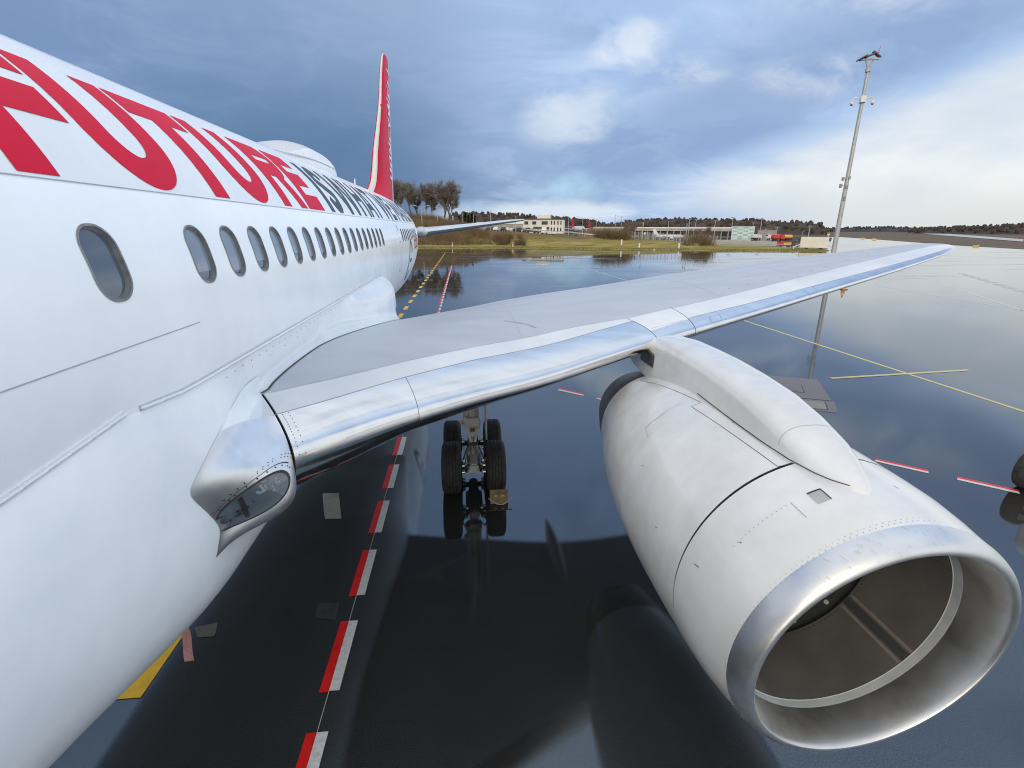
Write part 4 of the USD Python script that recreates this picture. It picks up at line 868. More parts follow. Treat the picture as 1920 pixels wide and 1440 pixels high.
rp_ = [(-.20 + .44 * u, -.17 - .12 * math.sin(math.pi * u), .06 + .07 * (2 * u - 1) ** 2) for u in np.linspace(0, 1, 14)]; obj('rope', pipe(rp_, .011, 6), worn('rope', (.40, .36, .30), (.55, .50, .43), 60., (.8, .9)), ck)

# ================================================================== BEYOND THE APRON
def smooth01(t): t = np.clip(t, 0, 1); return t * t * (3 - 2 * t)
def edge_y(x): return np.interp(x, [-140, -60, -6, 23, 49, 83.4, 97, 103], [142, 141.5, 140.5, 139.5, 129.5, 118.6, 122.5, 131])
def land(x, y):
    x, y = np.broadcast_arrays(np.asarray(x, float), np.asarray(y, float)); t = y - edge_y(x)
    top_ = np.interp(x, [-140, -40, -8, 4, 12, 23, 37, 48, 60, 72, 85, 100], [12.5, 10.5, 9.0, 5.2, 4.3, 4.0, 3.0, 2.3, 1.8, 1.2, .5, .12]); rise = np.interp(x, [-140, -8, 6, 23, 37, 60, 85], [75, 66, 28, 25, 22, 18, 12])
    w = meshkit.fbm(np.stack([x * .15, y * .15, 0 * x], -1), 4, 3) - .5
    return .03 + .22 * smooth01(t / 3) + top_ * smooth01((t - 7) / rise) + w * np.minimum(.5, np.maximum(t, 0) * .05)
gx = np.linspace(-140, 103, 150); rows = []
for x in gx:
    tm = np.interp(x, [-140, 45, 56, 74, 96, 103], [320, 320, 60, 32, 16, .8]); t = tm * np.linspace(0, 1, 70) ** 1.7
    e_ = .5 * math.sin(x * 1.3) * math.sin(x * .37 + 1) + .25 * math.sin(x * 3.1)
    yy = edge_y(x) + t + e_ * np.clip(1 - t / 6, 0, 1); rows.append(np.stack([x + 0 * t, yy, land(x, yy) - .035 * (t < .01)], -1))
def bank_mat():
    n = {'g': ('geometry', {}), 'sx': ('separate_xyz', {}), 'n': ('noise_texture', dict(scale=.09, detail=8., roughness=.65)), 'ms': ('mapping', dict(scale=(.25, 1.2, 1.))), 'n2': ('noise_texture', dict(scale=.6, detail=6.)),
         'r1': ('rgb_ramp', dict(ramp=[(.30, (.165, .145, .032)), (.5, (.30, .245, .078)), (.7, (.40, .33, .14))])), 'r2': ('rgb_ramp', dict(ramp=[(.3, (.085, .062, .026)), (.5, (.17, .12, .052)), (.7, (.18, .145, .055))])),
         'h': ('map_range', dict(range_type='smoothstep', from_min=.9, from_max=3.6, clamp=True)), 'mx': ('mix_color', {}), 'b': ('bump', dict(strength=.6, distance=.15)), 'p': ('principled_bsdf', dict(roughness=.95, specular_ior_level=.1))}
    l = [('g.position', 'sx.vector'), ('g.position', 'n.vector'), ('g.position', 'ms.vector'), ('ms.vector', 'n2.vector'), ('n2.fac', 'r1.fac'), ('n.fac', 'r2.fac'), ('sx.z', 'h.value'), ('h.result', 'mx.fac'), ('r1.color', 'mx.a'), ('r2.color', 'mx.b'), ('mx.result', 'p.base_color'), ('n.fac', 'b.height'), ('b.normal', 'p.normal')]
    return mat('bank_grass', n, l)
obj('grass_bank', sheet(np.array(rows)), bank_mat(), None, smooth=True, kind='structure')
rg = np.random.default_rng(5)
def blades(x, y, h, n, w=.035, lean=.5):
    """loose upright blades or twigs: one triangle each"""
    a = rg.uniform(0, 2 * np.pi, n); hh = h * rg.uniform(.5, 1.1, n); z = land(x, y)
    b = np.stack([x, y, z - .03], -1); s = np.stack([np.cos(a), np.sin(a), 0 * a], -1) * w; tip = b + np.stack([rg.normal(0, lean, n) * hh, rg.normal(0, lean, n) * hh, hh], -1)
    P = np.stack([b - s, b + s, tip], 1).reshape(-1, 3); return trimesh.Trimesh(P, np.arange(3 * n).reshape(n, 3), process=False)
n = 9000; x = rg.uniform(-20, 98, n); t = np.abs(rg.normal(0, 3.2, n)); obj('verge_grass', blades(x, edge_y(x) + .2 + t, .28, n, .07), worn('verge_blades', (.11, .11, .022), (.27, .23, .08), .2, (.8, .9), space='world'), None, kind='stuff', label='tufts of yellow green winter grass along the edge of the wet apron', cat='grass')
scrub_m = worn('scrub_twigs', (.10, .07, .036), (.20, .14, .075), .5, (.8, .95), space='world')
def scrub(x0, x1, t0, t1, h, n, thin=0., **kw):
    x = rg.uniform(x0, x1, n); t = rg.uniform(t0, t1, n); g = meshkit.fbm(np.stack([x * .25, t * .25, 0 * x], -1), 3, 9)
    keep = g > thin; x, t, g = x[keep], t[keep], g[keep]; n = len(x)
    m = [blades(x, edge_y(x) + t, h * (.25 + 1.6 * np.maximum(g - .25, 0)), n, .035, .42)]; obj('scrub', cat(m), scrub_m, None, kind='stuff', cat='scrub', **kw)
scrub(-30, 12.5, 12, 34, 2.3, 16000, label='low bare brown scrub covering the bank behind the tailplane'); scrub(-45, 6, 34, 80, 3.2, 16000, label='brown brushwood on the slope below the tall bare trees')
scrub(13, 22, 10, 20, 3.4, 7000, .42, label='rounded bare bushes on the bank in front of the parked cars')
scrub(57, 75, 14, 27, 3.8, 5000, .60, label='bare bushes behind the fence in front of the long low terminal')
scrub(46, 56, 22, 34, 4.2, 5500, .60, label='bare bushes at the left end of the fence')

# bare trees, each a trunk and a crown of limbs and twigs
bark = worn('winter_bark', (.055, .045, .038), (.12, .10, .085), 3., (.8, .95)); twig = worn('winter_twigs', (.13, .11, .095), (.21, .18, .155), 4., (.85, .95))
birch = worn('birch_bark', (.30, .28, .26), (.50, .48, .45), 4., (.7, .9))
def bare_tree(seed, H, spread=.5, trunk_m=None, **kw):
    r = random.Random(seed); root = X('bare_tree', **kw); trunk, crown = [], []
    def seg(a, b, r0, r1, n, out):
        out.append(tube(a, b, r0, r1, n) if n > 3 else tube(a, b, r0, r1, 3))
    def grow(p, d, L, rad, lev):
        k = 3 if lev < 2 else 2; q = p
        for i in range(k):
            d = unit(d + V(r.gauss(0, .13), r.gauss(0, .13), r.gauss(0, .06) + .06)); e = q + d * L / k; r1 = rad * (1 - .28 * (i + 1) / k)
            seg(q, e, rad * (1 - .28 * i / k), r1, 7 if lev == 0 else (5 if lev < 2 else 3), trunk if lev == 0 else crown)
            if (lev >= 1 or i > 0) and lev < 5 and r.random() < .85: side(e, d, L * r.uniform(.5, .75), r1 * .55, lev + 1)
            q = e
        if lev >= 4:
            for _ in range(7):
                p0 = p + (q - p) * r.random(); td = unit(d + V(r.gauss(0, .6), r.gauss(0, .6), r.gauss(.1, .4))); tl = H * r.uniform(.03, .07); sd = unit(np.cross(td, V(r.gauss(0, 1), r.gauss(0, 1), .1))) * H * .0008; fz.append(np.array([p0 - sd, p0 + sd, p0 + td * tl]))
        if lev < 5:
            for _ in range(2 if lev else 3): side(q, d, L * r.uniform(.62, .85), rad * .62, lev + 1)
    fz = []
    def side(q, d, L, rad, lev):
        a = r.uniform(0, 2 * math.pi); u = unit(np.cross(d, [math.cos(a), math.sin(a), .3])); nd = unit(d + u * r.uniform(.45, .95) * spread * 1.6 + V(0, 0, .12))
        grow(q, nd, L, max(rad, H * .0011), lev)
    grow(V(0, 0, -.2), V(0, 0, 1), H * .17, H * .014, 0)
    crown.append(trimesh.Trimesh(np.concatenate(fz), np.arange(3 * len(fz)).reshape(-1, 3), process=False)); tr_, cr_ = cat(trunk), cat(crown); k_ = H / max(cr_.bounds[1][2], 1); tr_.apply_scale(k_); cr_.apply_scale(k_)
    obj('trunk', tr_, trunk_m or bark, root, smooth=True); obj('crown', cr_, twig, root); return root
GT = 'tall bare trees on the bank'
def ground_at(p, dz=-.15): return (p[0], p[1], float(land(p[0], p[1])) + dz)
t1 = bare_tree(11, 19.0, .44, loc=ground_at((-0.9, 230.0)), label='tall bare tree, right one of the close pair standing clear of the others', cat='tree', group=GT)
t2 = bare_tree(23, 19.0, .40, loc=ground_at((-4.4, 230.9)), label='tall bare tree, left one of the close pair standing clear of the others', cat='tree', group=GT)
t3 = bare_tree(37, 17.5, .42, loc=ground_at((-18.5, 235.0)), label='bare tree nearest left of the double street lamp', cat='tree', group=GT)
t4 = bare_tree(41, 16.5, .34, birch, loc=ground_at((-12.4, 231.4)), label='slender pale barked bare tree beside the double street lamp', cat='tree', group=GT)
copy(t3, 'bare_tree', ground_at((-23.6, 238.4)), 70, .98, label='bare tree just right of the tail fin, half hidden by the fuselage', cat='tree', group=GT)
copy(t1, 'bare_tree', ground_at((-28.7, 242.9)), 140, .98, label='bare tree behind the tail fin', cat='tree', group=GT)
copy(t2, 'bare_tree', ground_at((-16.4, 249.2)), 200, .80, label='smaller bare tree in the gap between the fuselage and the pale barked tree', cat='tree', group=GT)
copy(t4, 'bare_tree', ground_at((-10.5, 243.6)), 80, .8, label='small bare tree right of the pale barked tree', cat='tree', group=GT)
for px_, D, s, lb in (((74.2, 218.9), 0, .50, 'small bare tree at the left end of the long low terminal'), ((79.2, 223.6), 0, .55, 'small upright bare tree second from the left end of the terminal'), ((84.3, 172.0), 0, .36, 'low bare tree in front of the middle of the long low terminal'), ((87.8, 172.6), 0, .40, 'low bare tree right of the twin posts before the terminal'), ((80.8, 171.4), 0, .34, 'low bare tree left of the twin posts before the terminal')):
    copy(t4, 'bare_tree', (px_[0], px_[1], .2), s * 900, s, label=lb, cat='tree')
# conifers at the foot of the bank
con_m = worn('conifer_needles', (.012, .020, .012), (.03, .04, .024), 1., (.8, .95))
def conifer(**kw):
    r = random.Random(4); root = X('conifer', **kw); fs = []
    for k in range(420):
        z = 1 + 9 * r.random() ** .8; R = 1.7 * (1 - z / 10.6) * r.uniform(.5, 1.1); a = r.uniform(0, 6.28); p = V(R * math.cos(a), R * math.sin(a), z); q = .5
        fs.append(np.array([p, p + V(r.gauss(0, q), r.gauss(0, q), -r.uniform(.1, .7)), p + V(r.gauss(0, q), r.gauss(0, q), r.uniform(0, .6))]))
    obj('trunk', tube((0, 0, -.3), (0, 0, 9), .16, .04, 7), bark, root); obj('crown', trimesh.Trimesh(np.concatenate(fs), np.arange(1260).reshape(-1, 3), process=False), con_m, root); return root
c0 = None
for k, (pp, s, lb) in enumerate((((3.8, 262.0), .62, 'second dark conifer from the left in the row left of the white hall'), ((5.4, 258.0), .78, 'tallest dark conifer in the row left of the white hall'), ((7.0, 260.0), .70, 'dark conifer just right of the tallest one in the row'), ((8.5, 256.0), .76, 'second dark conifer from the right in the row left of the white hall'), ((10.0, 261.9), .68, 'rightmost dark conifer in the row, next to the white hall'), ((2.5, 266.0), .6, 'leftmost dark conifer in the row, nearest the tall bare trees'))):
    if c0 is None: c0 = conifer(loc=(pp[0], pp[1], float(land(*pp))), scale=s, label=lb, cat='tree', group='row of dark conifers')
    else: copy(c0, 'conifer', (pp[0], pp[1], float(land(*pp)) - .3), k * 50, s, label=lb, cat='tree', group='row of dark conifers')

# wooded hills
hill_m = worn('winter_wood', (.042, .032, .028), (.085, .064, .052), .06, (.9, 1.), .5, .8, space='world', detail=9.)
far_haze_m = worn('far_wood_hazed', (.030, .034, .040), (.05, .052, .056), .01, (.9, 1.), space='world')  # far wood tinted bluish in its colour to stand for distance haze
def ridge(name, pts, depth, m, seed, bump, step, label):
    """a wooded ridge through (x, y, top) points: a hill body with crowns massed on it"""
    P = np.array(pts, float); L = np.r_[0, np.cumsum(np.linalg.norm(np.diff(P[:, :2], axis=0), axis=1))]; n = int(L[-1] / step); q = np.linspace(0, L[-1], n)
    C_ = np.stack([np.interp(q, L, P[:, i]) for i in range(3)], -1); out = -C_[:, :2] / np.linalg.norm(C_[:, :2], axis=1, keepdims=True)
    rws = [np.c_[C_[:, :2] + out * depth * f, C_[:, 2] * g - (.3 if g == 0 else 0)] for f, g in ((.5, 0), (.34, .5), (0, .86), (-.5, .7), (-1, 0))]
    obj('hill', sheet(np.stack(rws, 0)), m, None, smooth=True, kind='structure')
    r = np.random.default_rng(seed); ico = trimesh.creation.icosphere(1); V_, F_, k = [], [], 0
    base = np.array(ico.vertices); fac = np.array(ico.faces)
    for i in range(n):
        for j in range(7):
            f = r.uniform(-.15, .44); h = np.interp(f, [-.15, 0, .34, .5], [.84, .86, .5, .05]) * C_[i, 2]; s = bump * r.uniform(.6, 1.3)
            c = np.r_[C_[i, :2] + out[i] * depth * f + r.uniform(-step, step, 2), max(h, .5) + s * .2]
            V_.append(base * (1 + r.uniform(-.28, .28, (len(base), 1))) * s * np.array([.75, .75, 1.0]) + c); F_.append(fac + k); k += len(base)
    obj('wood', trimesh.Trimesh(np.concatenate(V_), np.concatenate(F_), process=False), m, None, kind='stuff', label=label, cat='wood')
ridge('a', [(*(-6.4, 639.9), 26), (*(26.3, 639.6), 27), (*(66.7, 646.9), 26), (*(101.3, 652.7), 24), (*(142.5, 686.1), 22), (*(191.9, 736.3), 19), (*(225.0, 768.8), 12)], 90, hill_m, 1, 2.4, 5.0, 'bare wooded ridge behind the white hall and the two storey building')
ridge('b', [(*(214.7, 792.4), 12), (*(240.2, 764.2), 18), (*(266.6, 744.9), 21), (*(308.9, 728.7), 24), (*(335.7, 716.8), 23), (*(363.1, 692.2), 21), (*(387.9, 667.3), 21), (*(410.1, 642.2), 18), (*(429.9, 617.1), 17), (*(441.2, 602.9), 15), (*(446.4, 592.9), 6)], 90, hill_m, 2, 2.3, 5.5, 'dark bare wood behind the long low terminal')
ridge('c', [(*(1728.0, 2454.9), 18), (*(1889.3, 2333.3), 22), (*(1985.3, 2252.3), 25), (*(2044.5, 2198.9), 24), (*(2126.4, 2119.9), 20), (*(2235.2, 2005.0), 12)], 300, far_haze_m, 3, 5, 22, 'far wooded hills tinted blue for haze, on the horizon beyond the runway')
ridge('d', [(*(1027.6, 1096.1), 6.5), (*(1023.3, 1030.9), 12.2), (*(1017.8, 965.2), 13.7), (*(1007.9, 902.2), 15.8), (*(1002.8, 831.7), 18.7), (*(1013.1, 737.2), 20.2)], 160, hill_m, 5, 3.4, 9, 'dark wood along the far side of the brown field at the right')

# ---- buildings
wall_white = worn('render_white', (.62, .62, .60), (.72, .72, .70), .3, (.6, .75)); dark_roof = worn('dark_fascia', (.06, .055, .05), (.10, .09, .085), .5, (.6, .8)); pane_m = mat('building_pane', base_color=(.025, .035, .045), roughness=.08, ior=1.5)
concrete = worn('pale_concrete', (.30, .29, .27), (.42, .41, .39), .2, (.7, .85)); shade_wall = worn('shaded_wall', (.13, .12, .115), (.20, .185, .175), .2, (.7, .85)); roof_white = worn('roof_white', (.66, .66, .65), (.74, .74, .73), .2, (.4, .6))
metal_grey = worn('grey_sheet', (.22, .225, .225), (.30, .305, .30), .3, (.5, .6)); pole_m = worn('galvanised', (.36, .38, .39), (.46, .48, .49), 2., (.4, .55), metallic=.2)
def frame_at(p, z, rz): return dict(loc=(p[0], p[1], z), rz=rz)
pb = (46.3, 251.4); wb = X('office_building', **frame_at(pb, 3.2, -18), label='white two storey office building with a dark flat roof edge behind the bank', cat='building')
obj('wall', cat([box(-6.6, 6, 3.3, 13.2, 12, 6.6), box(3.4, 3.2, 3.25, 6.8, 6.4, 6.5)]), wall_white, wb)
obj('roof', cat([box(-6.6, 6, 6.75, 13.9, 12.7, .5), box(3.4, 3.2, 6.72, 7.2, 6.9, .55)]), dark_roof, wb); obj('roof_room', cat([box(-3.5, 5, 7.9, 6.5, 4, 1.8), box(-3.0, 5, 8.95, 2.6, 2, .5)]), roof_white, wb)
for x_, z_, w_, h_ in ((-11.6, 5.0, 1.9, 1.4), (-7.6, 5.0, 2.0, 1.4), (-2.4, 5.0, 3.0, 1.5), (-10.8, 1.9, 2.2, 1.6)):
    obj('window', box(x_, -.02, z_, w_, .12, h_), pane_m, wb); obj('sill', box(x_, -.1, z_ - h_ / 2 - .06, w_ + .2, .2, .1), concrete, wb)
obj('doorway', box(-2.2, -.02, 1.3, 3.6, .14, 2.6), dark_roof, wb); obj('canopy', box(-2.2, -.7, 2.9, 4.4, 1.5, .2), dark_roof, wb)
for x_ in (1.0, 2.4, 4.1, 5.6):
    for z_ in (5.0, 1.9): obj('window', box(x_, -.02, z_, .62, .12, 1.8), pane_m, wb)
ph = (26.0, 299.2); hl = X('white_hall', **frame_at(ph, 3.6, -6), label='long low white roofed hall behind the tailplane', cat='building')
obj('wall', box(0, 8, 2.2, 36, 16, 4.4), concrete, hl); obj('roof', cat([box(0, 8, 4.9, 36.6, 16.6, 1.0), box(9, 8, 5.7, 16, 14, .8)]), roof_white, hl)
for k in range(7): obj('door', box(-15 + 5 * k, -.03, 1.7, 3.2, .12, 3.2), metal_grey, hl)
pt = (167.9, 397.4); tb = X('terminal', **frame_at(pt, -.1, -22.5), label='long low terminal with a pale roof band across the far side of the apron', cat='building')
obj('wall', box(0, 10, 2.2, 118, 18, 4.6), shade_wall, tb); obj('roof', box(0, 9, 6.9, 121, 22, 1.0), roof_white, tb); obj('fascia', box(0, 8.6, 5.4, 119.6, 20.6, 2.0), concrete, tb)
for k in range(24): obj('column', box(-57 + 5 * k, -1.2, 2.2, .6, .6, 4.4), concrete, tb)
for k in range(23): obj('glazing', box(-54.5 + 5 * k, .96, 2.2, 3.6, .12, 2.6), pane_m, tb)
pg_ = (199.9, 346.3); gb = X('glass_building', **frame_at(pg_, -.1, -28), label='pale turquoise glass fronted building at the right end of the terminal', cat='building')
tq = worn('turquoise_glass', (.22, .42, .42), (.34, .56, .56), .8, (.15, .3)); tq2 = worn('pale_glass', (.50, .64, .64), (.60, .72, .72), .8, (.15, .3))
obj('wall', box(0, 7, 3.7, 14.4, 13.6, 7.4), roof_white, gb)
for k in range(6):
    for j in range(4): obj('pane', box(-5.2 + 3.47 * j, .12, .85 + 1.18 * k, 3.3, .14, 1.06), tq if (k + j) % 2 else tq2, gb)
obj('roof', box(0, 7, 7.55, 14.9, 14.2, .35), roof_white, gb)
ps_ = (227.1, 361.5); sb_ = X('grey_shed', **frame_at(ps_, -.1, -28), label='grey windowless shed between the turquoise building and the red truck', cat='building')
obj('wall', box(0, 5, 2.6, 12, 10, 5.2), metal_grey, sb_); obj('roof', cat([box(0, 5, 5.3, 12.5, 10.5, .25), box(-.5, 5, 5.7, 1.2, 1.2, .5)]), concrete, sb_); obj('door', box(2, -.03, 1.6, 3.4, .1, 3.2), concrete, sb_)
# white trailer with outriggers
pw_ = (95.7, 127.1); tr = X('stair_trailer', **frame_at(pw_, 0, -32), label='white box trailer with splayed outriggers standing left of the lighting mast', cat='trailer')
tw = worn('trailer_white', (.60, .60, .52), (.70, .70, .63), .6, (.4, .5))
obj('body', box(0, 0, 2.0, 6.3, 2.4, 2.7, ch=.05), tw, tr); obj('chassis', box(0, 0, .55, 6.4, 2.1, .25), metal_grey, tr)
for sx in (-1, 1):
    for sy in (-.9, .9): obj('outrigger', cat([tube((sx * 3.1, sy, 1.5), (sx * 4.6, sy * 1.5, .75), .09, .09, 8), tube((sx * 4.6, sy * 1.5, .9), (sx * 4.6, sy * 1.5, .0), .12, .16, 8), box(sx * 4.6, sy * 1.5, .08, .7, .7, .16)]), tw, tr)
    for sy in (-1, 1): obj('wheel', tube((sx * 1.6, sy * 1.15, .42), (sx * 1.6, sy * .85, .42), .42, .42, 18), rubber, tr)
obj('lamp', cat([tube((2.9, 0, 3.3), (2.9, 0, 3.9), .05, .05, 6), box(2.9, 0, 4.0, .5, .3, .35)]), tw, tr); obj('mast', tube((-3.0, 0, 3.3), (-3.0, 0, 5.0), .06, .04, 6), metal_grey, tr)
obj('drawbar', cat([tube((-3.2, .4, .55), (-5.4, 0, .5), .06, .06, 6), tube((-3.2, -.4, .55), (-5.4, 0, .5), .06, .06, 6)]), metal_grey, tr)
# vehicles far across the apron
def wheelset(t, xs, w, r):
    for x_ in xs:
        for sy in (-1, 1): obj('wheel', tube((x_, sy * w, r), (x_, sy * (w - .25), r), r, r, 14), rubber, t)
def truck(p, rz, body, cab, label, z=0., L=6.6, tank=False):
    t = X('apron_truck', **frame_at(p, z, rz), label=label, cat='truck')
    obj('cab', trimesh.convex.convex_hull(np.array([(L / 2 - a, b, c_) for b in (-1.15, 1.15) for a, c_ in ((0, .6), (0, 1.7), (.35, 2.7), (2.1, 2.7), (2.1, .6))])), cab, t); obj('windscreen', box(L / 2 - .14, 0, 2.1, .12, 2.0, .8), pane_m, t)
    obj('body', (lambda m: m)(trimesh.convex.convex_hull(np.array([(x_, 1.15 * math.cos(a), 1.75 + .95 * math.sin(a)) for x_ in (-L / 2, L / 2 - 2.4) for a in np.linspace(0, 6.28, 14)]))) if tank else box(-1.2, 0, 1.9, L - 2.6, 2.4, 2.0, ch=.05), body, t)
    obj('chassis', box(-.2, 0, .7, L - .4, 1.6, .3), seam_dark, t); wheelset(t, (L / 2 - 1.2, -L / 2 + 1.3, -L / 2 + 2.5), 1.15, .5); return t
vr = worn('vehicle_red', (.50, .04, .02), (.60, .06, .03), 2., (.3, .4)); vo = worn('vehicle_orange', (.72, .36, .03), (.80, .44, .05), 2., (.3, .4)); vw = worn('vehicle_white', (.62, .62, .61), (.70, .70, .69), 2., (.3, .4)); vd = worn('vehicle_dark', (.03, .035, .045), (.06, .065, .08), 2., (.2, .3))
truck((175.7, 267.4), -8, vr, vr, 'red service truck on the far apron before the dark wood', tank=False); truck((182.6, 271.3), 172, vo, vr, 'yellow bodied truck with a red cab beside the red service truck', tank=True)
truck((179.9, 279.0), 170, vw, vw, 'white truck left of the red service truck'); truck((172.6, 283.4), 10, vw, vw, 'white truck in front of the grey shed', L=6)
def car(p, z, rz, m, label, s=1., van=False, **kw):
    t = X('parked_car', **frame_at(p, z, rz), scale=s, label=label, cat='van' if van else 'car', **kw); h = 2.2 if van else 1.45
    pr = [(-2.2, .35), (-2.25, .8), (-2.1, h * .66), (-1.5, h), (.5, h), (1.3, h * .66), (2.15, .75), (2.2, .35)]
    obj('body', trimesh.convex.convex_hull(np.array([(a, sy * (.88 if b < 1 else .72), b) for sy in (-1, 1) for a, b in pr])), m, t)
    obj('windows', trimesh.convex.convex_hull(np.array([(a, sy * .80, b) for sy in (-1, 1) for a, b in ((-1.85, h * .69), (-1.4, h * .95), (.42, h * .95), (1.1, h * .69))])), pane_m, t); wheelset(t, (-1.4, 1.4), .86, .32)
    obj('headlight', box(2.18, 0, .7, .05, 1.5, .14), light_glass, t); return t
for k, (pp, m_, v_, lb) in enumerate((((34.4, 202.7), vd, 1, 'dark van parked in front of the office building, left of the twin vans'), ((35.7, 200.4), vw, 1, 'white van, right one of the twin vans before the office building'), ((32.9, 203.9), vd, 1, 'dark van farthest left before the office building'), ((39.8, 211.9), vw, 0, 'white car by the office building doorway'), ((30.8, 203.2), vd, 0, 'dark car at the top of the bank left of the vans'),
        ((24.0, 214.0), vw, 0, 'white car under the tip of the tailplane'), ((27.0, 212.7), vd, 0, 'dark car among the bushes below the tailplane tip'), ((29.2, 214.5), vw, 0, 'pale car right of the dark car among the bushes'), ((15.7, 214.7), vd, 0, 'dark car below the middle of the tailplane'), ((18.4, 215.5), vw, 0, 'white car below the middle of the tailplane'), ((21.3, 215.3), vd, 0, 'dark car between two white cars below the tailplane'), ((-4.1, 221.9), vw, 0, 'white car on the road above the slope right of the street lamps'))):
    car(pp, float(land(*pp)), 75 if v_ else (160 + 9 * k) % 180, m_, lb, 1.15, bool(v_))
# parked aircraft far off
def far_plane(p, z, rz, finm, label, s=1.):
    t = X('parked_aircraft', **frame_at(p, z, rz), scale=s, label=label, cat='aircraft')
    m = lathe([(-16, .01), (-15, .9), (-12.5, 1.8), (8, 1.85), (13, 1.1), (17, .25)], (0, 0, 3.4), 24); obj('fuselage', m, vw, t, smooth=True)
    f_ = lambda o: trimesh.convex.convex_hull(np.array([(o * .18, 10.5, 4.6), (-o * .18, 10.5, 4.6), (o * .18, 16.2, 4.6), (-o * .18, 16.2, 4.6), (.08, 15.2, 11.0), (-.08, 15.2, 11.0), (.05, 18.0, 11.0), (-.05, 18.0, 11.0)])); obj('fin', f_(1), finm, t)
    for sx in (-1, 1):
        obj('wing', trimesh.convex.convex_hull(np.array([(sx * 1.5, -3, 2.4), (sx * 1.5, 3, 2.4), (sx * 1.5, 0, 2.9), (sx * 16, 4.5, 3.9), (sx * 16, 6, 3.9)])), vw, t); obj('tailplane', trimesh.convex.convex_hull(np.array([(sx * .6, 12.5, 4.6), (sx * .6, 16, 4.6), (sx * 6.2, 15.5, 5.1), (sx * 6.2, 17, 5.1), (sx * .6, 14, 4.85)])), vw, t)
        obj('engine', lathe([(-5.8, .75), (-5.6, .95), (-4, 1.0), (-2, .7)], (sx * 5.4, 0, 1.7), 18), vw, t)
    obj('landing_gear', cat([tube((0, -11, 0), (0, -11, 2), .25, .15, 8)] + [tube((sx * 3, 2, 0), (sx * 3, 2, 2.2), .35, .2, 8) for sx in (-1, 1)]), seam_dark, t); return t
far_plane((96.6, 409.6), 2.6, 150, red_paint, 'parked aircraft with a red tail fin beyond the earth mounds', 1.0); far_plane((117.2, 440.6), 1.6, 150, red_paint, 'second red tailed parked aircraft, farther right behind the earth mounds', .95)
far_plane((118.0, 277.4), .0, 62, vw, 'white parked aircraft nosing out before the long terminal', .5)
# earth mounds
em_ = worn('raw_earth', (.10, .062, .035), (.17, .11, .065), .4, (.9, 1.), .6, 2., space='world')
for pp, r_, h_, lb in (((70.4, 282.2), 8.5, 4.0, 'brown earth mound below the red tail fin'), ((73.6, 277.3), 8, 4.6, 'peaked brown earth mound right of the red tail fin'), ((76.3, 270.4), 7, 3.0, 'low brown earth mound farthest right, by the dark shrubs')):
    g = np.linspace(0, 1, 16); a = np.linspace(0, 2 * np.pi, 40); Rr, Aa = np.meshgrid(g, a, indexing='ij'); xx, yy = pp[0] + r_ * Rr * np.cos(Aa), pp[1] + r_ * .7 * Rr * np.sin(Aa)
    zz_ = 1.8 + h_ * (1 - Rr) ** .9 * (.75 + .5 * meshkit.fbm(np.stack([xx * .4, yy * .4, 0 * xx], -1), 3, 7)) - 2.0 * Rr; t = obj('earth_mound', sheet(np.stack([xx, yy, zz_], -1)), em_, None, smooth=True, label=lb, cat='mound')
# road over the bank, guard rail
rd_pts = [(25.2, 174.7), (35.4, 175.1), (44.7, 175.3), (53.4, 173.0), (61.2, 168.4)]
rp2 = np.array([(p[0], p[1], float(land(*p)) + .05) for p in rd_pts]); rp2 = np.stack([np.interp(np.linspace(0, 4, 40), range(5), rp2[:, i]) for i in range(3)], -1); rp2[:, 2] = land(rp2[:, 0], rp2[:, 1]) + .12
obj('surface', ribbon(rp2, np.tile([0, 0, 1.], (40, 1)), 5, .02), worn('wet_road', (.10, .105, .11), (.16, .165, .17), .3, (.2, .35), space='world'), X('service_road', kind='structure'))
gr_ = X('guard_rail', label='grey guard rail along the road over the bank in front of the office building', cat='guard rail')
gp = rp2 + [0, -2.7, .75]; obj('rail', sheet(np.stack([gp, gp + [0, .02, .34]], 1)), pole_m, gr_)
for i in range(0, 40, 2): obj('post', box(gp[i, 0], gp[i, 1] + .06, gp[i, 2] - .3, .1, .1, .9), pole_m, gr_)
# concrete strip where the far apron begins
# fence before the terminal: every post a part
fe = X('mesh_fence', label='wire mesh fence on slim posts at the top of the grass bank', cat='fence')
a_, b_ = V(*(49.2, 165.8)), V(*(81.3, 151.2)); top_pts = []
for i in range(34):
    p = a_ + (b_ - a_) * i / 33; z = float(land(*p)); obj('post', box(p[0], p[1], z + 1.15, .14, .14, 2.5), pole_m, fe); top_pts.append((p[0], p[1], z))
fm = usdkit.material(stage, '/World/Looks/wire_mesh', {'t': ('transparent_bsdf', {}), 'd': ('diffuse_bsdf', {'color': (.2, .2, .19)}), 'm': ('mix_closure', {'fac': .22})}, [('t.BSDF', 'm.closure1'), ('d.BSDF', 'm.closure2')], surface='m.closure')
tpn = np.array(top_pts); obj('wire_panel', sheet(np.stack([tpn + [0, 0, .1], tpn + [0, 0, 2.2]], 1)), fm, fe)
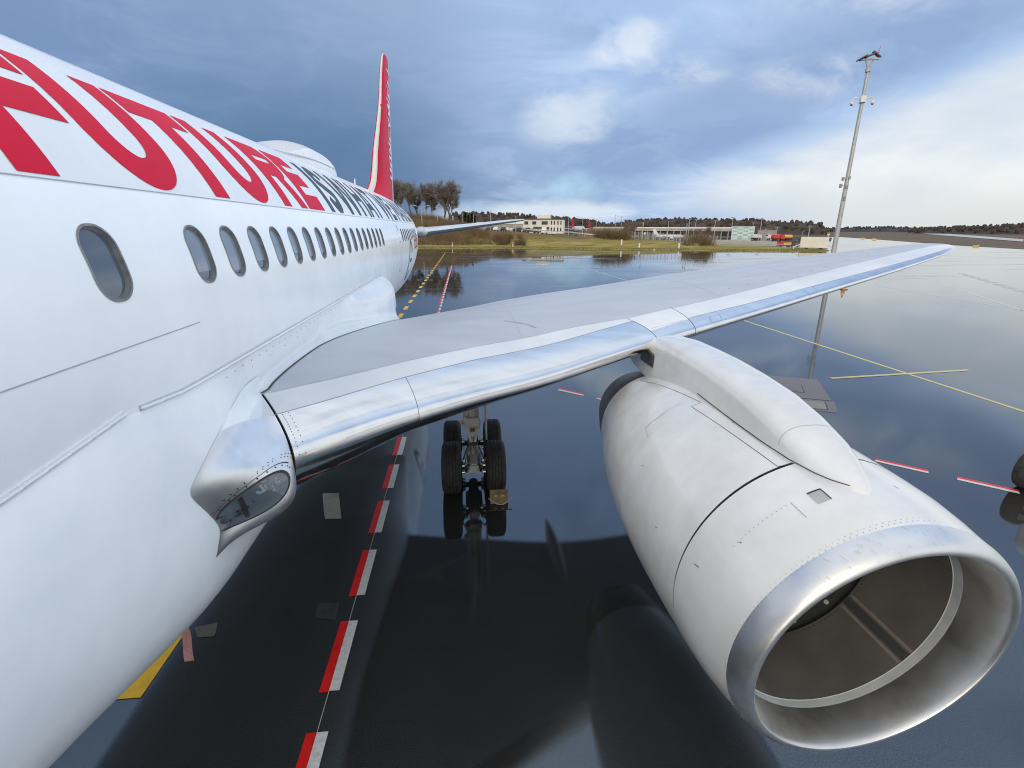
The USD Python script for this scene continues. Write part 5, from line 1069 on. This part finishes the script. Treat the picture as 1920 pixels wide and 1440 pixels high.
# slim poles and street lamps
def street_lamp(p, z, h, arms, label, tilt=0.):
    t = X('street_lamp', loc=(p[0], p[1], z), label=label, cat='street lamp'); obj('pole', tube((0, 0, -.3), (0, 0, h), .13, .08, 8), pole_m, t)
    for sx in arms:
        obj('arm', pipe([(0, 0, h - .15), (sx * .9, 0, h + .45), (sx * 2.3, 0, h + .8)], .06, 6), pole_m, t); obj('lamp_head', box(sx * 2.5, 0, h + .82, .95, .34, .16, ch=.03), roof_white, t)
def LZ(p): return float(land(*p))
for p, zt, arms, lb in (((-10.6, 189.5), 12.22, (-1, 1), 'double armed street lamp among the trees just right of the fuselage'), ((-5.4, 195.8), 10.08, (), 'plain post on the slope below the close pair of bare trees'), ((3.8, 190.0), 11.25, (), 'post with a small lamp by the dark conifers'), ((8.0, 196.0), 10.53, (), 'slim post at the left end of the white hall'), ((14.6, 199.7), 12.02, (), 'tall slim lamp post above the middle of the tailplane'), ((24.7, 202.9), 10.04, (), 'thick short post above the tip of the tailplane'),
        ((50.8, 227.2), 10.11, (-1,), 'single armed street lamp left of the red tail fin'), ((57.7, 229.7), 9.75, (-1,), 'single armed street lamp right of the red tail fin'), ((63.5, 228.3), 9.52, (-1, 1), 'double armed street lamp farthest right along the road')):
    z0 = max(LZ(p), 2.2) if p[0] < 60 else 0; street_lamp(p, z0, zt - z0, arms, lb)
for p, yt, lb in (((78.5, 249.0), 11.71, 'tall thin mast at the left end of the terminal'), ((81.8, 250.1), 11.26, 'second tall thin mast from the left end of the terminal'), ((64.2, 169.5), 7.41, 'grey post standing in the fence'), ((94.5, 222.1), 8.67, 'post before the white parked aircraft'), ((75.5, 160.6), 6.86, 'left one of the twin posts in the fence'), ((76.1, 160.4), 7.18, 'right one of the twin posts in the fence')):
    t = X('post', loc=(p[0], p[1], 0.), label=lb, cat='post'); obj('shaft', tube((0, 0, -.2), (0, 0, yt), .15, .10, 8), pole_m, t); obj('cap', box(0, 0, yt, .5, .3, .25), metal_grey, t)
for p, yt, lb in (((193.1, 419.1), 13.74, 'far floodlight mast above the middle of the terminal'), ((202.0, 426.1), 13.48, 'far floodlight mast right of the one above the middle of the terminal'), ((211.2, 410.5), 12.42, 'far floodlight mast near the right end of the terminal'), ((232.3, 422.0), 15.28, 'far mast just left of the turquoise building'), ((256.8, 431.2), 11.19, 'far mast just right of the turquoise building'), ((236.1, 385.3), 13.32, 'tall far floodlight mast left of the grey shed'), ((240.5, 370.8), 7.34, 'short far mast right of the grey shed'), ((246.6, 342.6), 7.96, 'far mast above the white trailer')):
    t = X('floodlight_mast', loc=(p[0], p[1], 0.), label=lb, cat='light mast'); obj('shaft', tube((0, 0, -.2), (0, 0, yt), .30, .16, 8), pole_m, t); obj('lamp_bar', box(0, 0, yt, 3.4, .4, .5), metal_grey, t)
# white marker posts on the grass and bollards
for p, lb in (((0.8, 146.0), 'white marker post on the grass nearest the fuselage'), ((17.9, 145.3), 'orange and white marker post in front of the round bushes')):
    t = X('marker_post', loc=(p[0], p[1], LZ(p) - .05), label=lb, cat='marker post'); obj('post', box(0, 0, .62, .22, .22, 1.3, ch=.02), roof_white, t); obj('band', box(0, 0, .95, .235, .235, .3), worn('marker_orange', (.6, .16, .04), (.7, .2, .06), 3., (.5, .6)), t)
for p, h_, lb in (((48.8, 143.0), 1.6, 'wide white post on the grass at the left end of the fence'), ((52.2, 137.7), 1.2, 'thin white post on the grass by the grey post in the fence'), ((60.3, 130.2), 1.5, 'white post at the edge of the road right of the parked aircraft'), ((53.1, 128.8), .3, 'low white marker on the grass below the white parked aircraft')):
    t = X('marker_post', loc=(p[0], p[1], LZ(p) - .05), label=lb, cat='marker post'); obj('post', box(0, 0, h_ / 2, .34, .3, h_, ch=.02), roof_white, t); obj('base', box(0, 0, .05, .6, .5, .1), concrete, t)
p = (57.4, 166.6); t = X('marker_board', loc=(p[0], p[1], LZ(p)), label='orange board by the wide white post at the left end of the fence', cat='sign'); obj('board', box(0, 0, .8, 1.2, .12, .6), worn('board_orange', (.65, .20, .06), (.72, .25, .08), 2., (.5, .6)), t); obj('leg', box(0, .1, .3, .1, .1, .7), metal_grey, t)
p = (62.2, 161.7); t = X('round_sign', loc=(p[0], p[1], LZ(p)), label='white round sign just right of the grey post in the fence', cat='sign'); m = trimesh.creation.cylinder(.42, .06, sections=20); m.apply_transform(trimesh.transformations.rotation_matrix(math.pi / 2, [1, 0, 0])); m.apply_translation((0, 0, 1.9)); obj('face', m, roof_white, t); obj('leg', tube((0, .05, 0), (0, .05, 1.9), .05, .05, 6), metal_grey, t)
# yellow guidance boards out by the runway
for (x_, y_), s_, lb in (((256, 304), .8, 'yellow guidance board farthest out, left of the lighting mast side of the field'), ((241, 277), .8, 'low orange guidance board on the edge of the brown field'), ((174.5, 156), .6, 'yellow guidance board on the brown field nearest the wing tip')):
    t = X('guidance_board', loc=(x_, y_, -.2), rz=-40, label=lb, cat='sign'); obj('board', box(0, 0, .8 * s_, 2.6 * s_, .2, .75 * s_, ch=.03), worn('board_yellow', (.62, .42, .03), (.70, .50, .05), 2., (.4, .5)), t)
    for sx in (-1, 1): obj('leg', box(sx * 1.0 * s_, 0, .22, .1, .1, .5), metal_grey, t)
t = X('beacon_cone', loc=(37.0, 41.2, 0), label='orange marker cone seen just below the outer leading edge of the wing', cat='cone'); obj('cone', tube((0, 0, .03), (0, 0, .72), .20, .05, 16), worn('cone_orange', (.75, .26, .03), (.82, .32, .05), 3., (.4, .5)), t); obj('base', box(0, 0, .02, .5, .5, .04), seam_dark, t); obj('band', tube((0, 0, .34), (0, 0, .48), .142, .102, 16), roof_white, t)
# barriers and small clutter along the far edge of the apron
for k, (p, lb) in enumerate((((119.2, 221.7), 'low concrete barrier left of the trucks'), ((119.8, 210.0), 'low concrete barrier below the turquoise building'), ((120.3, 200.6), 'low concrete barrier left of the dark low barrier'), ((121.1, 191.9), 'low concrete barrier below the grey shed'))):
    t = X('barrier', loc=(p[0], p[1], .0 if p[0] > 95 else .2), rz=-28, label=lb, cat='barrier'); obj('block', trimesh.convex.convex_hull(np.array([(x_, y_, z_) for x_ in (-5, 5) for y_, z_ in ((-.3, 0), (.3, 0), (.12, .9), (-.12, .9))])), concrete, t)

# ---- the lighting mast
mast = X('lighting_mast', loc=(45.2, 53.9, 0), rz=-20, label='tall grey lighting mast leaning in view beyond the wing, with white cameras near its top', cat='light mast')
obj('pole', tube((0, 0, 0), (0, 0, 20.6), .27, .145, 14), pole_m, mast, smooth=40); obj('base_plate', cat([tube((0, 0, 0), (0, 0, .06), .6, .6, 16), tube((0, 0, .05), (0, 0, .5), .40, .37, 14)]), pole_m, mast)
obj('head_bracket', cat([tube((0, 0, 20.4), (0, 0, 20.7), .26, .26, 12), tube((0, 0, 20.6), (-.35, 0, 21.5), .09, .09, 8), tube((0, 0, 20.6), (.35, 0, 21.5), .09, .09, 8), box(0, 0, 21.55, 1.6, .25, .12)]), pole_m, mast)
lamp_dark = worn('lamp_housing', (.05, .055, .065), (.09, .095, .11), 3., (.3, .5))
for k, (x_, y_, a_) in enumerate(((-.8, -.2, 28), (-.42, .25, 24), (-.05, -.25, 20), (.55, .1, -38))):
    m = box(0, 0, 0, .95, .50, .13, ch=.04); m.apply_transform(trimesh.transformations.rotation_matrix(math.radians(-a_), [0, 1, 0])); m.apply_translation((x_, y_, 21.65 + .1 * k)); obj('lamp_head', m, lamp_dark, mast)
obj('aerial', tube((.55, 0, 21.7), (.75, 0, 22.7), .04, .02, 6), red_paint, mast)
obj('camera_box', cat([box(0, -.30, 17.9, .52, .2, .6, ch=.03), tube((0, 0, 17.6), (0, 0, 18.2), .29, .29, 12)]), roof_white, mast)
for sx in (-1, 1):
    obj('camera_arm', pipe([(sx * .25, -.1, 18.0), (sx * .75, -.1, 18.1), (sx * .95, -.1, 17.9), (sx * .95, -.1, 17.7)], .06, 7), roof_white, mast)
    m = trimesh.creation.icosphere(2, .17); m.apply_translation((sx * .95, -.1, 17.58)); obj('dome_camera', m, roof_white, mast, smooth=True); m = trimesh.creation.icosphere(2, .12); m.apply_translation((sx * .95, -.1, 17.47)); obj('camera_lens', m, seam_dark, mast, smooth=True)
for b_ in ((-.45, -.1, 10.3, .22, .2, .35), (-.55, -.1, 9.6, .25, .2, .4), (.1, -.34, 10.4, .18, .12, .25), (0, -.34, 9.5, .22, .12, .3)): obj('bracket_box', box(*b_), metal_grey, mast)
for z_ in (9.6, 10.3): obj('bracket', box(-.38, -.1, z_, .3, .06, .06), metal_grey, mast)
obj('access_door', box(0, -.35, 8.3, .22, .06, .42, ch=.02), metal_grey, mast)

# ---- ground power cart at the right edge of the view
gc = X('ground_cart', loc=(15.13, 7.44, 0), rz=-75, label='white ground power cart with black rubber wheels at the right edge of the view', cat='cart')
obj('body', box(.35, 1.45, 1.05, 2.0, 2.0, 1.0, ch=.06), vw, gc); obj('hood', trimesh.convex.convex_hull(np.array([(x_, y_, z_) for x_ in (-.6, 1.3) for y_, z_ in ((.5, 1.56), (2.4, 1.56), (2.2, 1.85), (.8, 1.85))])), vw, gc); obj('frame', box(.35, 1.0, .50, 1.5, 2.9, .12), metal_grey, gc)
for x_ in (-.52, 1.22):
    for y_ in (-.15, 1.9):
        m = lathe([(-.13, .20), (-.15, .30), (-.13, .37), (-.06, .40), (.06, .40), (.13, .37), (.15, .30), (.13, .20)], (0, 0, 0), 30); v = np.array(m.vertices); m.vertices = np.c_[v[:, 1] + x_, v[:, 0] + y_, v[:, 2] + .40]; obj('tyre', m, rubber, gc, smooth=40)
        obj('rim', tube((x_ - .12, y_, .40), (x_ + .12, y_, .40), .205, .205, 20), vw, gc)
obj('towbar', cat([tube((.0, 2.4, .45), (.35, 3.6, .40), .04, .04, 8), tube((.7, 2.4, .45), (.35, 3.6, .40), .04, .04, 8), tube((.35, 3.6, .4), (.35, 3.8, .4), .06, .06, 8)]), metal_grey, gc); obj('control_panel', box(-.66, 1.4, 1.15, .03, .9, .5, ch=.008), metal_grey, gc)
